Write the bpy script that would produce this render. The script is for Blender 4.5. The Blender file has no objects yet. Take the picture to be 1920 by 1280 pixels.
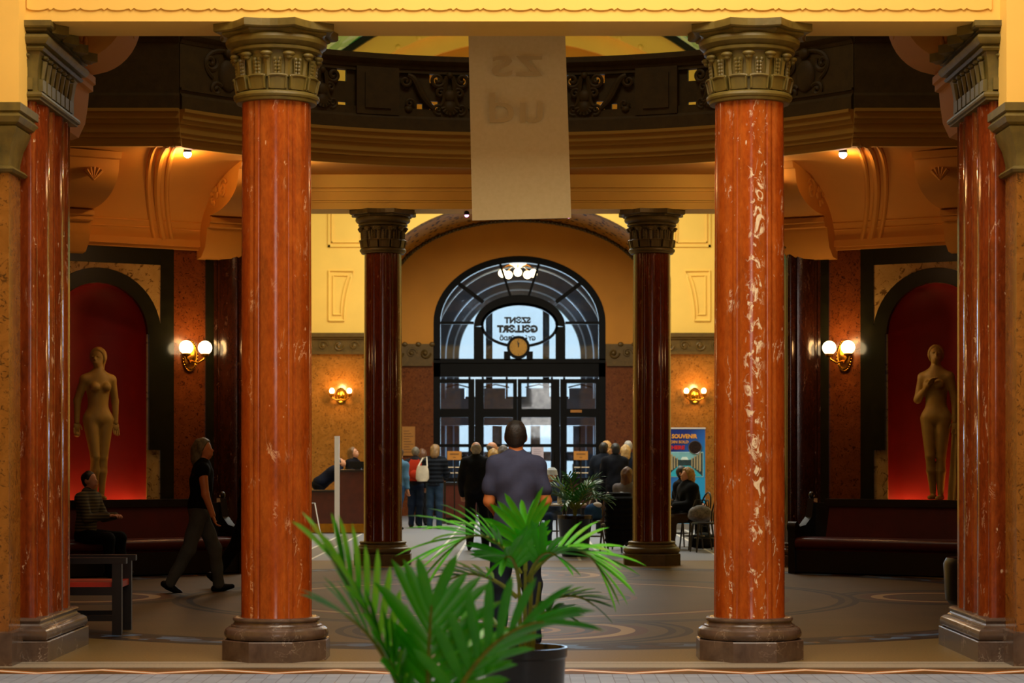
import bpy, math, random
import numpy as np
from mathutils import Vector, Matrix, Euler

# ------------------------------------------------------------------ camera, world, large lights, exposure
SC = bpy.context.scene
COL = SC.collection
random.seed(7)
F, PX, PY, CX, CZ = 4000.0, 979.5, 850.0, 0.071, 1.55      # focal length in pixels, principal point, camera x and height

cam_d = bpy.data.cameras.new('camera')
cam = bpy.data.objects.new('camera', cam_d)
COL.objects.link(cam)
cam.location = (CX, 0, CZ)
cam.rotation_euler = (math.pi / 2, 0, 0)
cam_d.sensor_width = 36.0
cam_d.lens = 75.0
cam_d.shift_x = (960 - PX) / 1920
cam_d.shift_y = (PY - 640) / 1920
cam_d.clip_end = 300
cam_d.dof.use_dof = True
cam_d.dof.focus_distance = 21.0
cam_d.dof.aperture_fstop = 3.3
SC.camera = cam

SC.view_settings.view_transform = 'Standard'
SC.view_settings.look = 'None'
SC.view_settings.gamma = 1.0
SC.view_settings.use_curve_mapping = False
SC.view_settings.exposure = 0.0

W = bpy.data.worlds.new('sky')
SC.world = W
W.use_nodes = True
bgn = W.node_tree.nodes['Background']
bgn.inputs['Color'].default_value = (0.66, 0.86, 1.0, 1)
bgn.inputs['Strength'].default_value = 1.05

def area(name, loc, size, power, color, rot=(0, 0, 0), spread=math.pi):
    d = bpy.data.lights.new(name, 'AREA')
    d.shape = 'RECTANGLE'
    d.size, d.size_y = size
    d.energy = power
    d.color = color
    d.spread = spread
    o = bpy.data.objects.new(name, d)
    o.location = loc
    o.rotation_euler = rot
    COL.objects.link(o)
    return o

def point(name, loc, power, color, radius=0.08, parent=None):
    d = bpy.data.lights.new(name, 'POINT')
    d.energy = power
    d.color = color
    d.shadow_soft_size = radius
    o = bpy.data.objects.new(name, d)
    o.location = loc
    COL.objects.link(o)
    if parent:
        o.parent = parent
    return o

area('assumed_front_skylight', (0.4, 12.2, 7.8), (6.0, 5.0), 620, (1.0, 0.92, 0.76))  # assumed from the bright front hall; bare light under a solid ceiling
area('assumed_front_window', (1.2, -4.8, 4.4), (3.0, 4.0), 170, (1.0, 0.95, 0.88), (math.radians(90), 0, 0))  # bare light on the solid back wall, added for column highlights; window only assumed
area('entrance_hall_skylight', (0, 41.0, 9.2), (6.0, 11.0), 1450, (1.0, 0.95, 0.84))  # added below the stained glass vault to carry most of its daylight
area('assumed_dome_light', (0, 23.0, 12.0), (3.0, 3.0), 80, (1.0, 0.86, 0.58))  # assumed light from an unseen dome; only a flat ceiling stands above
area('vestibule_daylight', (0, 57.6, 3.2), (3.2, 5.0), 650, (0.66, 0.84, 1.0), (math.radians(-90), 0, 0))
for sx in (-1, 1):
    point('entrance_vault_fill', (sx * 3.0, 44.5, 8.4), 110, (1.0, 0.70, 0.34), .25)  # added warm fill for lunettes and vault, no fixture there

# ------------------------------------------------------------------ helpers
def X(px, D): return CX + (px - PX) / F * D
def Z(py, D): return CZ - (py - PY) / F * D
def at(px, py, D): return Vector((X(px, D), D, Z(py, D)))
def DF(py): return CZ * F / (py - PY)              # distance of a floor point seen at row py

def lin(c):
    if isinstance(c, str):
        c = tuple(int(c[i:i + 2], 16) / 255 for i in (0, 2, 4))
    return tuple((x / 12.92 if x <= 0.04045 else ((x + 0.055) / 1.055) ** 2.4) for x in c)

class MB:
    """collects geometry, then links it as ONE mesh object"""
    def __init__(self):
        self.v, self.f = [], []
    def add(self, vs, fs):
        o = len(self.v)
        self.v += [tuple(p) for p in vs]
        self.f += [tuple(i + o for i in f) for f in fs]
        return self
    def box(self, x0, x1, y0, y1, z0, z1):
        vs = [(x, y, z) for z in (z0, z1) for y in (y0, y1) for x in (x0, x1)]
        return self.add(vs, [(0, 2, 3, 1), (4, 5, 7, 6), (0, 1, 5, 4), (2, 6, 7, 3), (0, 4, 6, 2), (1, 3, 7, 5)])
    def obox(self, c, s, rz=0.0, M=None):
        vs = []
        R = M if M is not None else Matrix.Rotation(rz, 3, 'Z')
        for z in (-.5, .5):
            for y in (-.5, .5):
                for x in (-.5, .5):
                    vs.append(Vector(c) + R @ Vector((x * s[0], y * s[1], z * s[2])))
        return self.add(vs, [(0, 2, 3, 1), (4, 5, 7, 6), (0, 1, 5, 4), (2, 6, 7, 3), (0, 4, 6, 2), (1, 3, 7, 5)])
    def beam(self, a, b, w, h=None):
        a, b = Vector(a), Vector(b)
        h = h or w
        d = (b - a)
        L = d.length
        d.normalize()
        up = Vector((0, 0, 1)) if abs(d.z) < .95 else Vector((0, 1, 0))
        s = d.cross(up).normalized()
        u = s.cross(d)
        M = Matrix((s, d, u)).transposed()
        return self.obox((a + b) / 2, (w, L, h), M=M)
    def loft(self, rings, closed=True, cap0=True, cap1=True):
        n = len(rings[0])
        o = len(self.v)
        for r in rings:
            self.v += [tuple(p) for p in r]
        for i in range(len(rings) - 1):
            for j in range(n if closed else n - 1):
                a, b = o + i * n + j, o + i * n + (j + 1) % n
                self.f.append((a, b, b + n, a + n))
        if closed and cap0: self.f.append(tuple(o + j for j in reversed(range(n))))
        if closed and cap1: self.f.append(tuple(o + (len(rings) - 1) * n + j for j in range(n)))
        return self
    def lathe(self, prof, n=32, c=(0, 0), a0=None, a1=None, rfun=None):
        full = a0 is None
        if full: a0, a1 = 0, 2 * math.pi
        m = n if full else n + 1
        angs = [a0 + (a1 - a0) * k / n for k in range(m)]
        rings = []
        for r, z in prof:
            rings.append([(c[0] + (r * (rfun(t) if rfun else 1)) * math.cos(t), c[1] + (r * (rfun(t) if rfun else 1)) * math.sin(t), z) for t in angs])
        return self.loft(rings, full, full and prof[0][0] > 1e-5, full and prof[-1][0] > 1e-5)
    def ringsolid(self, prof, n, c, a0, a1):
        """closed profile polygon (r,z) swept about the vertical axis through c"""
        full = abs((a1 - a0) - 2 * math.pi) < 1e-6
        m = n if full else n + 1
        rings = []
        for k in range(m):
            t = a0 + (a1 - a0) * k / n
            rings.append([(c[0] + r * math.cos(t), c[1] + r * math.sin(t), z) for r, z in prof])
        if full: rings.append(rings[0])
        return self.loft(rings, True, not full, not full)
    def tube(self, pts, r, n=8, cap=True, flat=1.0):
        pts = [Vector(p) for p in pts]
        rs = r if isinstance(r, (list, tuple)) else [r] * len(pts)
        rings = []
        ref = None
        for i, p in enumerate(pts):
            d = (pts[min(i + 1, len(pts) - 1)] - pts[max(i - 1, 0)])
            if d.length < 1e-9: d = Vector((0, 0, 1))
            d.normalize()
            if ref is None:
                ref = Vector((0, 0, 1)) if abs(d.z) < .9 else Vector((1, 0, 0))
            s = d.cross(ref)
            if s.length < 1e-6: s = d.orthogonal()
            s.normalize()
            u = s.cross(d)
            ref = u
            rings.append([p + (s * math.cos(2 * math.pi * k / n) + u * flat * math.sin(2 * math.pi * k / n)) * rs[i] for k in range(n)])
        return self.loft(rings, True, cap, cap)
    def sphere(self, c, r, n=14, m=9, M=None):
        r = r if isinstance(r, (list, tuple)) else (r, r, r)
        rings = []
        for i in range(m + 1):
            a = math.pi * i / m
            ring = []
            for k in range(n):
                p = Vector((max(math.sin(a), 1e-4) * math.cos(2 * math.pi * k / n) * r[0], max(math.sin(a), 1e-4) * math.sin(2 * math.pi * k / n) * r[1], -math.cos(a) * r[2]))
                if M is not None: p = M @ p
                ring.append(p + Vector(c))
            rings.append(ring)
        return self.loft(rings)
    def prism(self, poly, y0, y1, ax='y'):
        """polygon in x,z extruded along y (or in x,y extruded along z)"""
        n = len(poly)
        if ax == 'y': vs = [(p[0], y0, p[1]) for p in poly] + [(p[0], y1, p[1]) for p in poly]
        elif ax == 'x': vs = [(y0, p[0], p[1]) for p in poly] + [(y1, p[0], p[1]) for p in poly]
        else: vs = [(p[0], p[1], y0) for p in poly] + [(p[0], p[1], y1) for p in poly]
        fs = [(i, (i + 1) % n, (i + 1) % n + n, i + n) for i in range(n)]
        return self.add(vs, fs + [tuple(reversed(range(n))), tuple(range(n, 2 * n))])
    def strip(self, up, lo, y0, y1):
        """solid between an upper and a lower polyline (x,z), extruded y0..y1"""
        rings = [[(u[0], y0, u[1]), (l[0], y0, l[1]), (l[0], y1, l[1]), (u[0], y1, u[1])] for u, l in zip(up, lo)]
        return self.loft(rings)
    def rect(self, x0, x1, y0, y1, prof):
        """profile (offset,z) swept round a rectangle"""
        rings = [[(x0 - o, y0 - o, z), (x1 + o, y0 - o, z), (x1 + o, y1 + o, z), (x0 - o, y1 + o, z)] for o, z in prof]
        return self.loft(rings)
    def xf(self, M):
        self.v = [tuple(M @ Vector(p)) for p in self.v]
        return self
    def mesh(self, name, m, smooth=True, angle=35):
        me = bpy.data.meshes.new(name)
        me.from_pydata(self.v, [], self.f)
        me.update()
        if m: me.materials.append(m)
        import bmesh
        bm = bmesh.new()
        bm.from_mesh(me)
        bmesh.ops.recalc_face_normals(bm, faces=bm.faces)
        bm.to_mesh(me)
        bm.free()
        if smooth:
            me.shade_smooth()
            me.set_sharp_from_angle(angle=math.radians(angle))
        return me
    def build(self, name, m, parent=None, smooth=True, angle=35, loc=None, rz=0.0):
        o = bpy.data.objects.new(name, self.mesh(name, m, smooth, angle))
        COL.objects.link(o)
        if parent: o.parent = parent
        if loc is not None: o.location = loc
        o.rotation_euler.z = rz
        return o

def tag(o, label=None, cat=None, group=None, kind=None):
    if label: o['label'] = label
    if cat: o['category'] = cat
    if group: o['group'] = group
    if kind: o['kind'] = kind
    return o

def thing(name, label, cat, loc=(0, 0, 0), rz=0.0, group=None):
    o = bpy.data.objects.new(name, None)
    o.empty_display_size = .2
    COL.objects.link(o)
    o.location = loc
    o.rotation_euler.z = rz
    return tag(o, label, cat, group)

def struct(o, label=None):
    return tag(o, label, None, None, 'structure')

def srt(name, loc=(0, 0, 0), rz=0.0, label=None):
    o = bpy.data.objects.new(name, None)
    COL.objects.link(o)
    o.location = loc
    o.rotation_euler.z = rz
    return struct(o, label)

KIDS = {}
def copy_tree(o, parent=None, name=None):
    c = o.copy()
    COL.objects.link(c)
    if name: c.name = name
    c.parent = parent
    for ch in [k for k in o.children]:
        copy_tree(ch, c)
    return c

# ------------------------------------------------------------------ materials
MATS = {}
def newmat(name):
    m = bpy.data.materials.new(name)
    m.use_nodes = True
    MATS[name] = m
    nt = m.node_tree
    return m, nt, nt.nodes['Principled BSDF']

def nd(nt, t, **kw):
    n = nt.nodes.new(t)
    for k, v in kw.items():
        if k in ('operation', 'blend_type', 'data_type', 'feature', 'wave_type', 'bands_direction', 'distance', 'interpolation', 'noise_dimensions', 'clamp', 'use_clamp'):
            setattr(n, k, v)
    return n

def mth(nt, op, a, b=None, c=None, clamp=False):
    n = nt.nodes.new('ShaderNodeMath')
    n.operation = op
    n.use_clamp = clamp
    for i, s in enumerate((a, b, c)):
        if s is None: continue
        if isinstance(s, (int, float)): n.inputs[i].default_value = s
        else: nt.links.new(s, n.inputs[i])
    return n.outputs[0]

def mixc(nt, fac, a, b, mode='MIX'):
    n = nt.nodes.new('ShaderNodeMix')
    n.data_type = 'RGBA'
    n.blend_type = mode
    for s, i in ((fac, 0), (a, 6), (b, 7)):
        if isinstance(s, (int, float)): n.inputs[i].default_value = s
        elif isinstance(s, (tuple, list, str)):
            n.inputs[i].default_value = (*lin(s), 1) if isinstance(s, str) else (*s[:3], 1)
        else: nt.links.new(s, n.inputs[i])
    return n.outputs[2]

def coords(nt, scale=(1, 1, 1), rot=(0, 0, 0), which='Object'):
    tc = nt.nodes.new('ShaderNodeTexCoord')
    mp = nt.nodes.new('ShaderNodeMapping')
    mp.inputs['Scale'].default_value = scale
    mp.inputs['Rotation'].default_value = rot
    nt.links.new(tc.outputs[which], mp.inputs['Vector'])
    return mp.outputs['Vector']

def noise(nt, vec, scale, detail=4, rough=.55, dist=0.0):
    n = nt.nodes.new('ShaderNodeTexNoise')
    nt.links.new(vec, n.inputs['Vector'])
    n.inputs['Scale'].default_value = scale
    n.inputs['Detail'].default_value = detail
    n.inputs['Roughness'].default_value = rough
    n.inputs['Distortion'].default_value = dist
    return n.outputs['Fac']

def ramp(nt, fac, stops):
    n = nt.nodes.new('ShaderNodeValToRGB')
    el = n.color_ramp.elements
    while len(el) < len(stops): el.new(.5)
    for e, (p, c) in zip(el, stops):
        e.position = p
        e.color = (*(lin(c) if isinstance(c, str) else ((c, c, c) if isinstance(c, (int, float)) else c)), 1)
    nt.links.new(fac, n.inputs['Fac'])
    return n.outputs['Color']

def bump(nt, b, h, strength=.3, dist=.01):
    n = nt.nodes.new('ShaderNodeBump')
    n.inputs['Strength'].default_value = strength
    n.inputs['Distance'].default_value = dist
    nt.links.new(h, n.inputs['Height'])
    nt.links.new(n.outputs['Normal'], b.inputs['Normal'])

def plain(name, col, rough=.5, metal=0.0, var=.12, nscale=6.0, bmp=0.0, bscale=40.0, spec=.5):
    """one colour with a little procedural unevenness"""
    if name in MATS: return MATS[name]
    m, nt, b = newmat(name)
    v = coords(nt)
    n = noise(nt, v, nscale, 4)
    c = lin(col) if isinstance(col, str) else col
    lo = tuple(x * (1 - var) for x in c)
    hi = tuple(min(1, x * (1 + var)) for x in c)
    nt.links.new(ramp(nt, n, [(.3, lo), (.7, hi)]), b.inputs['Base Color'])
    b.inputs['Roughness'].default_value = rough
    b.inputs['Metallic'].default_value = metal
    b.inputs['Specular IOR Level'].default_value = spec
    if bmp: bump(nt, b, noise(nt, v, bscale, 3), bmp, .01)
    return m

def emit(name, col, strength):
    if name in MATS: return MATS[name]
    m, nt, b = newmat(name)
    c = lin(col) if isinstance(col, str) else col
    b.inputs['Base Color'].default_value = (*c, 1)
    b.inputs['Emission Color'].default_value = (*c, 1)
    b.inputs['Emission Strength'].default_value = strength
    return m

def marble_red(name, dark, mid, light, vein, rough=.16, patch=0, vs=1.0, bump_s=.08):
    m, nt, b = newmat(name)
    v = coords(nt, (1, 1, .35))
    tone = noise(nt, v, 5.0, 6, .6, .6)
    c = ramp(nt, tone, [(.28, dark), (.5, mid), (.74, light)])
    # fine clouding
    fine = noise(nt, v, 40, 5, .7)
    c = mixc(nt, .45, c, ramp(nt, fine, [(.3, dark), (.7, light)]))
    # thin wandering veins
    vw = coords(nt, (1.0, 1.0, .30))
    n1 = noise(nt, vw, 4.2 * vs, 7, .65, 1.4)
    vein1 = mth(nt, 'SUBTRACT', 1.0, mth(nt, 'MULTIPLY', mth(nt, 'ABSOLUTE', mth(nt, 'SUBTRACT', n1, .5)), 70.0), clamp=True)
    brk = mth(nt, 'MULTIPLY', mth(nt, 'SUBTRACT', noise(nt, vw, 9.0, 3), .56), 9.0, clamp=True)
    vf = mth(nt, 'MULTIPLY', vein1, brk)
    # small flakes
    fl = mth(nt, 'MULTIPLY', mth(nt, 'SUBTRACT', noise(nt, coords(nt, (1, 1, .5)), 26, 4, .6), .69), 30, clamp=True)
    vf = mth(nt, 'MAXIMUM', vf, mth(nt, 'MULTIPLY', fl, .8))
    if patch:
        # window reflection broken by rough spots, painted pale into the shaft colour (object space)
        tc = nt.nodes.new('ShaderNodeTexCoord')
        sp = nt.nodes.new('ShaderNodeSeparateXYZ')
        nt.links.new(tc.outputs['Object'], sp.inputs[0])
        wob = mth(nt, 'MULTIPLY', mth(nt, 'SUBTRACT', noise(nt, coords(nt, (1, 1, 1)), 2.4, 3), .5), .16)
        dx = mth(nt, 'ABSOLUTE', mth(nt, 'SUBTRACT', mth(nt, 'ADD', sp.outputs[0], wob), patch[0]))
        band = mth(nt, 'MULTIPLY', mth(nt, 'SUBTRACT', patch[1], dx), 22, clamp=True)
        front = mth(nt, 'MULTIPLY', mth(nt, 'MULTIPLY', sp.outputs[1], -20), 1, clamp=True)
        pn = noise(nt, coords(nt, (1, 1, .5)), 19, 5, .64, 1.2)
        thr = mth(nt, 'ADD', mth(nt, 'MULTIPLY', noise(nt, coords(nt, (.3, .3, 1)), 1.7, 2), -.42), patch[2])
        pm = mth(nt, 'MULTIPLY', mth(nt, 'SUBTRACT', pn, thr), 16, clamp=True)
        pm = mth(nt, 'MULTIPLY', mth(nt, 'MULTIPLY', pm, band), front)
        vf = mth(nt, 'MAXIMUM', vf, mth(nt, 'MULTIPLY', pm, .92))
    c = mixc(nt, vf, c, vein)
    nt.links.new(c, b.inputs['Base Color'])
    b.inputs['Roughness'].default_value = rough
    nt.links.new(mth(nt, 'ADD', mth(nt, 'MULTIPLY', vf, .3), rough), b.inputs['Roughness'])
    bump(nt, b, noise(nt, v, 22, 4), bump_s, .01)
    return m

def marble_mottle(name, a, bcol, dark, scale=14, rough=.22):
    m, nt, b = newmat(name)
    v = coords(nt)
    n = noise(nt, v, scale * .4, 6, .65, 1.0)
    c = ramp(nt, n, [(.3, a), (.7, bcol)])
    d = noise(nt, v, scale, 5, .7, 2.2)
    f = mth(nt, 'MULTIPLY', mth(nt, 'SUBTRACT', d, .54), 12, clamp=True)
    c = mixc(nt, mth(nt, 'MULTIPLY', f, .85), c, dark)
    nt.links.new(c, b.inputs['Base Color'])
    b.inputs['Roughness'].default_value = rough
    return m

def stone_grey(name, a, bcol, vein, rough=.25):
    m, nt, b = newmat(name)
    v = coords(nt)
    n = noise(nt, v, 6, 5, .6, .5)
    c = ramp(nt, n, [(.3, a), (.7, bcol)])
    n1 = noise(nt, v, 5.0, 6, .6, 1.2)
    ve = mth(nt, 'SUBTRACT', 1.0, mth(nt, 'MULTIPLY', mth(nt, 'ABSOLUTE', mth(nt, 'SUBTRACT', n1, .5)), 90.0), clamp=True)
    ve = mth(nt, 'MULTIPLY', ve, mth(nt, 'MULTIPLY', mth(nt, 'SUBTRACT', noise(nt, v, 3, 2), .5), 6, clamp=True))
    c = mixc(nt, ve, c, vein)
    nt.links.new(c, b.inputs['Base Color'])
    b.inputs['Roughness'].default_value = rough
    return m

def glass(name, tint=(1, 1, 1), refl=.08):
    m, nt, b = newmat(name)
    nt.nodes.remove(b)
    out = nt.nodes['Material Output']
    tr = nt.nodes.new('ShaderNodeBsdfTransparent')
    tr.inputs[0].default_value = (*tint, 1)
    gl = nt.nodes.new('ShaderNodeBsdfGlossy')
    gl.inputs['Roughness'].default_value = .03
    n = noise(nt, coords(nt), 9, 3)
    mx = nt.nodes.new('ShaderNodeMixShader')
    nt.links.new(mth(nt, 'MULTIPLY', n, refl * 2), mx.inputs[0])
    nt.links.new(tr.outputs[0], mx.inputs[1])
    nt.links.new(gl.outputs[0], mx.inputs[2])
    nt.links.new(mx.outputs[0], out.inputs[0])
    return m
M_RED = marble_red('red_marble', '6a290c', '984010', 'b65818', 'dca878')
M_REDGLINT = marble_red('red_marble_painted_glint', '742c0c', 'a04410', 'bc5c1a', 'f0dcb8', patch=(.02, .08, .76))  # pale streak is a window highlight painted into the base colour
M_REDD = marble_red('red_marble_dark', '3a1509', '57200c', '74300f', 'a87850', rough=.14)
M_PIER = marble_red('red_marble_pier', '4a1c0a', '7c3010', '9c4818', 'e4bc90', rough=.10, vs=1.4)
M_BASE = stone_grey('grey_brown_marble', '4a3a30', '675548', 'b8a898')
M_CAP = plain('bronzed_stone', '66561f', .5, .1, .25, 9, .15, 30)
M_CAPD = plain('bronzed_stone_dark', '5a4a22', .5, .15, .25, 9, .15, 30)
M_YEL = plain('yellow_plaster', 'f4c65e', .75, 0, .04, 1.5, .04, 60)
M_YELD = plain('shaded_yellow_plaster', 'c88424', .75, 0, .05, 1.5, .04, 60)  # the yellow plaster with recess shade put into its colour
M_COVE = plain('lamp_toned_plaster', 'cc8c30', .75, 0, .06, 1.2, .04, 60)  # the yellow plaster with dim warm lamplight put into its colour
M_RING = plain('ring_plaster', 'd0a040', .75, 0, .05, 1.5, .04, 60)
M_BALU = plain('dark_carved_stone', '56441c', .6, 0, .2, 8, .2, 30)
M_WALLM = marble_mottle('mottled_brown_marble', '7c4c14', '966226', '38200a', 14)
M_WALLD = marble_mottle('mottled_red_brown_marble', '5e2c0e', '783e18', '220c04', 16)
M_CREAM = marble_mottle('cream_marble', '9a7840', 'b89a5c', '4a3010', 7)
M_DKGRN = plain('dark_green_marble', '1c1c10', .18, 0, .3, 8)
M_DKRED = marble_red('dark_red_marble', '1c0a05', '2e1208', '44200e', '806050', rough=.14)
M_NICHE = plain('red_niche_paint', '860a04', .6, 0, .08, 3)
M_STATUE = plain('statue_stone', 'a4863c', .55, 0, .12, 6, .08, 30)
M_FRIEZE = plain('gilded_frieze', '5c4416', .45, .3, .2, 10, .15, 30)
M_WOODD = plain('dark_wood', '120a07', .35, 0, .3, 8)
M_WOODB = plain('brown_wood', '3a1a0c', .35, 0, .25, 8)
M_BENCH = plain('dark_red_leather', '4a0d08', .32, 0, .15, 5, .06, 60)
M_SEATR = plain('red_seat_leather', 'a82810', .4, 0, .12, 5)
M_BLK = plain('black_metal', '0a0a0c', .4, .3, .3, 8)
M_FRAME = plain('door_iron', '060505', .6, 0, .3, 8, spec=.15)
M_BRASS = plain('brass', 'b07c28', .25, 1.0, .15, 12)
M_WHITE = plain('white_paint', 'd4d0d0', .5, 0, .05, 6)
M_BLKLEA = plain('black_leather', '0c0b0a', .35, 0, .3, 6)
M_GLOBE = emit('lamp_globe', (1.0, .72, .36), 9.0)
M_BULB = emit('lamp_bulb', (1.0, .62, .26), 16.0)
M_LED = emit('spot_lens', (1.0, .80, .86), 20.0)
M_POT = plain('black_glazed_pot', '0a0909', .18, 0, .3, 8)
M_SOIL = plain('soil', '1a1008', .9, 0, .4, 30)
M_STEM = plain('palm_stem', '6e7a22', .5, 0, .25, 20)
M_GLASS = glass('door_glass', (.92, .97, 1.0), .05)
M_PAPER = plain('white_paper', 'b8aab8', .7, 0, .04, 6)
M_SIGN = plain('amber_sign_card', 'b0742a', .6, 0, .08, 6)
M_INK = plain('dark_ink', '1a2028', .6, 0, .1, 6)
M_CLOCKF = plain('clock_dial', 'b8862c', .4, .2, .12, 8)
M_DARKW = plain('vestibule_dark_wall', '3c4450', .5, 0, .2, 4)
M_SKIN = plain('skin', 'c08460', .5, 0, .06, 8)
M_SKINO = plain('skin_warm', 'c87840', .5, 0, .06, 8)

def leafmat(name, a, b_, tip):
    m, nt, b = newmat(name)
    v = coords(nt)
    c = ramp(nt, noise(nt, v, 5, 4), [(.3, a), (.7, b_)])
    c = mixc(nt, mth(nt, 'MULTIPLY', mth(nt, 'SUBTRACT', noise(nt, v, 2.2, 3), .60), 8, clamp=True), c, tip)
    nt.links.new(c, b.inputs['Base Color'])
    b.inputs['Roughness'].default_value = .42
    b.inputs['Transmission Weight'].default_value = 0
    return m
M_LEAF = leafmat('palm_leaf', '228c08', '44b010', '88a01c')
M_LEAFD = leafmat('palm_leaf_dark', '185c0a', '2e7e10', '5e841a')

def floor_mat():
    m, nt, b = newmat('mosaic_floor')
    tc = nt.nodes.new('ShaderNodeTexCoord')
    sp = nt.nodes.new('ShaderNodeSeparateXYZ')
    nt.links.new(tc.outputs['Object'], sp.inputs[0])
    x, y = sp.outputs[0], sp.outputs[1]
    v = tc.outputs['Object']
    fine = noise(nt, v, 55, 3, .7)
    big = noise(nt, v, 1.3, 4, .6)
    beige = ramp(nt, fine, [(.3, '66502a'), (.7, '80663a')])
    grey = ramp(nt, fine, [(.3, '70727a'), (.7, '8a8c94')])
    def lt(a, t): return mth(nt, 'LESS_THAN', a, t)
    def gt(a, t): return mth(nt, 'GREATER_THAN', a, t)
    def dist(cx, cy):
        dx = mth(nt, 'SUBTRACT', x, cx)
        dy = mth(nt, 'SUBTRACT', y, cy)
        return mth(nt, 'SQRT', mth(nt, 'ADD', mth(nt, 'MULTIPLY', dx, dx), mth(nt, 'MULTIPLY', dy, dy)))
    def band(d, r, w): return lt(mth(nt, 'ABSOLUTE', mth(nt, 'SUBTRACT', d, r)), w)
    dc = dist(0, 23)
    col = beige
    # grey tile outside the rotunda, with paired light lines running towards the doors
    far = gt(y, 30.9)
    near = lt(y, 15.0)
    col = mixc(nt, far, col, grey)
    tiles = nt.nodes.new('ShaderNodeTexBrick')
    tiles.offset = 0
    tiles.inputs['Color1'].default_value = (*lin('8490a4'), 1)
    tiles.inputs['Color2'].default_value = (*lin('94a0b4'), 1)
    tiles.inputs['Mortar'].default_value = (*lin('5c5e64'), 1)
    tiles.inputs['Scale'].default_value = 5.0
    tiles.inputs['Mortar Size'].default_value = .012
    tiles.inputs['Brick Width'].default_value = .5
    tiles.inputs['Row Height'].default_value = .5
    nt.links.new(v, tiles.inputs['Vector'])
    col = mixc(nt, near, col, tiles.outputs['Color'])
    for cx in (-3.2, -1.08, 1.08, 3.2):
        ax = mth(nt, 'ABSOLUTE', mth(nt, 'SUBTRACT', x, cx))
        col = mixc(nt, mth(nt, 'MULTIPLY', far, lt(ax, .17)), col, '74706c')
        col = mixc(nt, mth(nt, 'MULTIPLY', far, band(ax, .17, .022)), col, 'c8c4bc')
    col = mixc(nt, band(y, 30.85, .10), col, '6a5038')
    # border strip at the near threshold
    col = mixc(nt, band(y, 15.45, .45), col, ramp(nt, fine, [(.3, '8a8070'), (.7, 'a49a86')]))
    zz = mth(nt, 'PINGPONG', mth(nt, 'MULTIPLY', x, 1.0), .42)
    edge = mth(nt, 'ADD', 15.06, mth(nt, 'MULTIPLY', zz, .55))
    zline = mth(nt, 'ABSOLUTE', mth(nt, 'SUBTRACT', y, edge))
    col = mixc(nt, band(y, 15.19, .19), col, '5c4020')
    col = mixc(nt, lt(zline, .075), col, 'b06a28')
    col = mixc(nt, lt(zline, .03), col, 'e0d8c8')
    col = mixc(nt, band(y, 15.42, .03), col, '33261a')
    col = mixc(nt, band(y, 15.75, .012), col, '5a4630')
    # rotunda rings
    ins = lt(dc, 5.72)
    col = mixc(nt, mth(nt, 'MULTIPLY', ins, ramp(nt, big, [(.35, .70), (.65, .95)])), col, ramp(nt, fine, [(.3, '4a381a'), (.7, '604a26')]))
    for (cx, cy, rs) in ((0, 18.75, (1.46, 1.0, .66, .3)), (0, 27.25, (1.46, 1.0, .66, .3)), (4.6, 23, (1.08, .7)), (-4.6, 23, (1.08, .7)), (0, 23, (3.55, 2.75, 1.2, .6))):
        d = dist(cx, cy)
        for i, r in enumerate(rs):
            w = .11 if i != 1 else .18
            col = mixc(nt, band(d, r, w), col, ['1e150c', '5a3418', '7a4c22', 'a87c44'][i])
            col = mixc(nt, band(d, r, w * .35), col, ['4a3a20', 'b09060', '2e1c10', '5a3418'][i])
    mos = nt.nodes.new('ShaderNodeTexVoronoi')
    mos.inputs['Scale'].default_value = 6
    nt.links.new(v, mos.inputs['Vector'])
    mc = ramp(nt, mos.outputs['Color'], [(.3, '1a100a'), (.5, '3e2414'), (.62, '507090'), (.78, '24160c'), (.9, '7a5a30')])
    col = mixc(nt, band(dc, 5.88, .22), col, mc)
    col = mixc(nt, band(dc, 5.66, .05), col, '2e2014')
    col = mixc(nt, band(dc, 6.14, .07), col, '28180c')
    nt.links.new(col, b.inputs['Base Color'])
    b.inputs['Roughness'].default_value = .5
    b.inputs['Specular IOR Level'].default_value = .12
    bump(nt, b, fine, .05, .004)
    return m
M_FLOOR = floor_mat()

def vault_mosaic():
    m, nt, b = newmat('vault_mosaic')
    v = coords(nt, (1.0, .5, 1.0))
    vo = nt.nodes.new('ShaderNodeTexVoronoi')
    vo.inputs['Scale'].default_value = 7.5
    nt.links.new(v, vo.inputs['Vector'])
    f = mth(nt, 'LESS_THAN', vo.outputs['Distance'], .36)
    sp = nt.nodes.new('ShaderNodeSeparateColor')
    nt.links.new(vo.outputs['Color'], sp.inputs[0])
    f = mth(nt, 'MULTIPLY', f, mth(nt, 'GREATER_THAN', sp.outputs[0], .35))
    nt.links.new(mixc(nt, f, 'b87c24', '2a1606'), b.inputs['Base Color'])
    b.inputs['Roughness'].default_value = .8
    b.inputs['Specular IOR Level'].default_value = .1
    return m
M_VMOS = vault_mosaic()

def stained():
    m, nt, b = newmat('stained_glass')
    vo = nt.nodes.new('ShaderNodeTexVoronoi')
    vo.inputs['Scale'].default_value = 3
    nt.links.new(coords(nt), vo.inputs['Vector'])
    c = ramp(nt, vo.outputs['Color'], [(.2, '3a8a3a'), (.5, 'c8d890'), (.8, '8ab0a0')])
    nt.links.new(c, b.inputs['Base Color'])
    nt.links.new(c, b.inputs['Emission Color'])
    b.inputs['Emission Strength'].default_value = .12
    return m
M_STAIN = stained()

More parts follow.
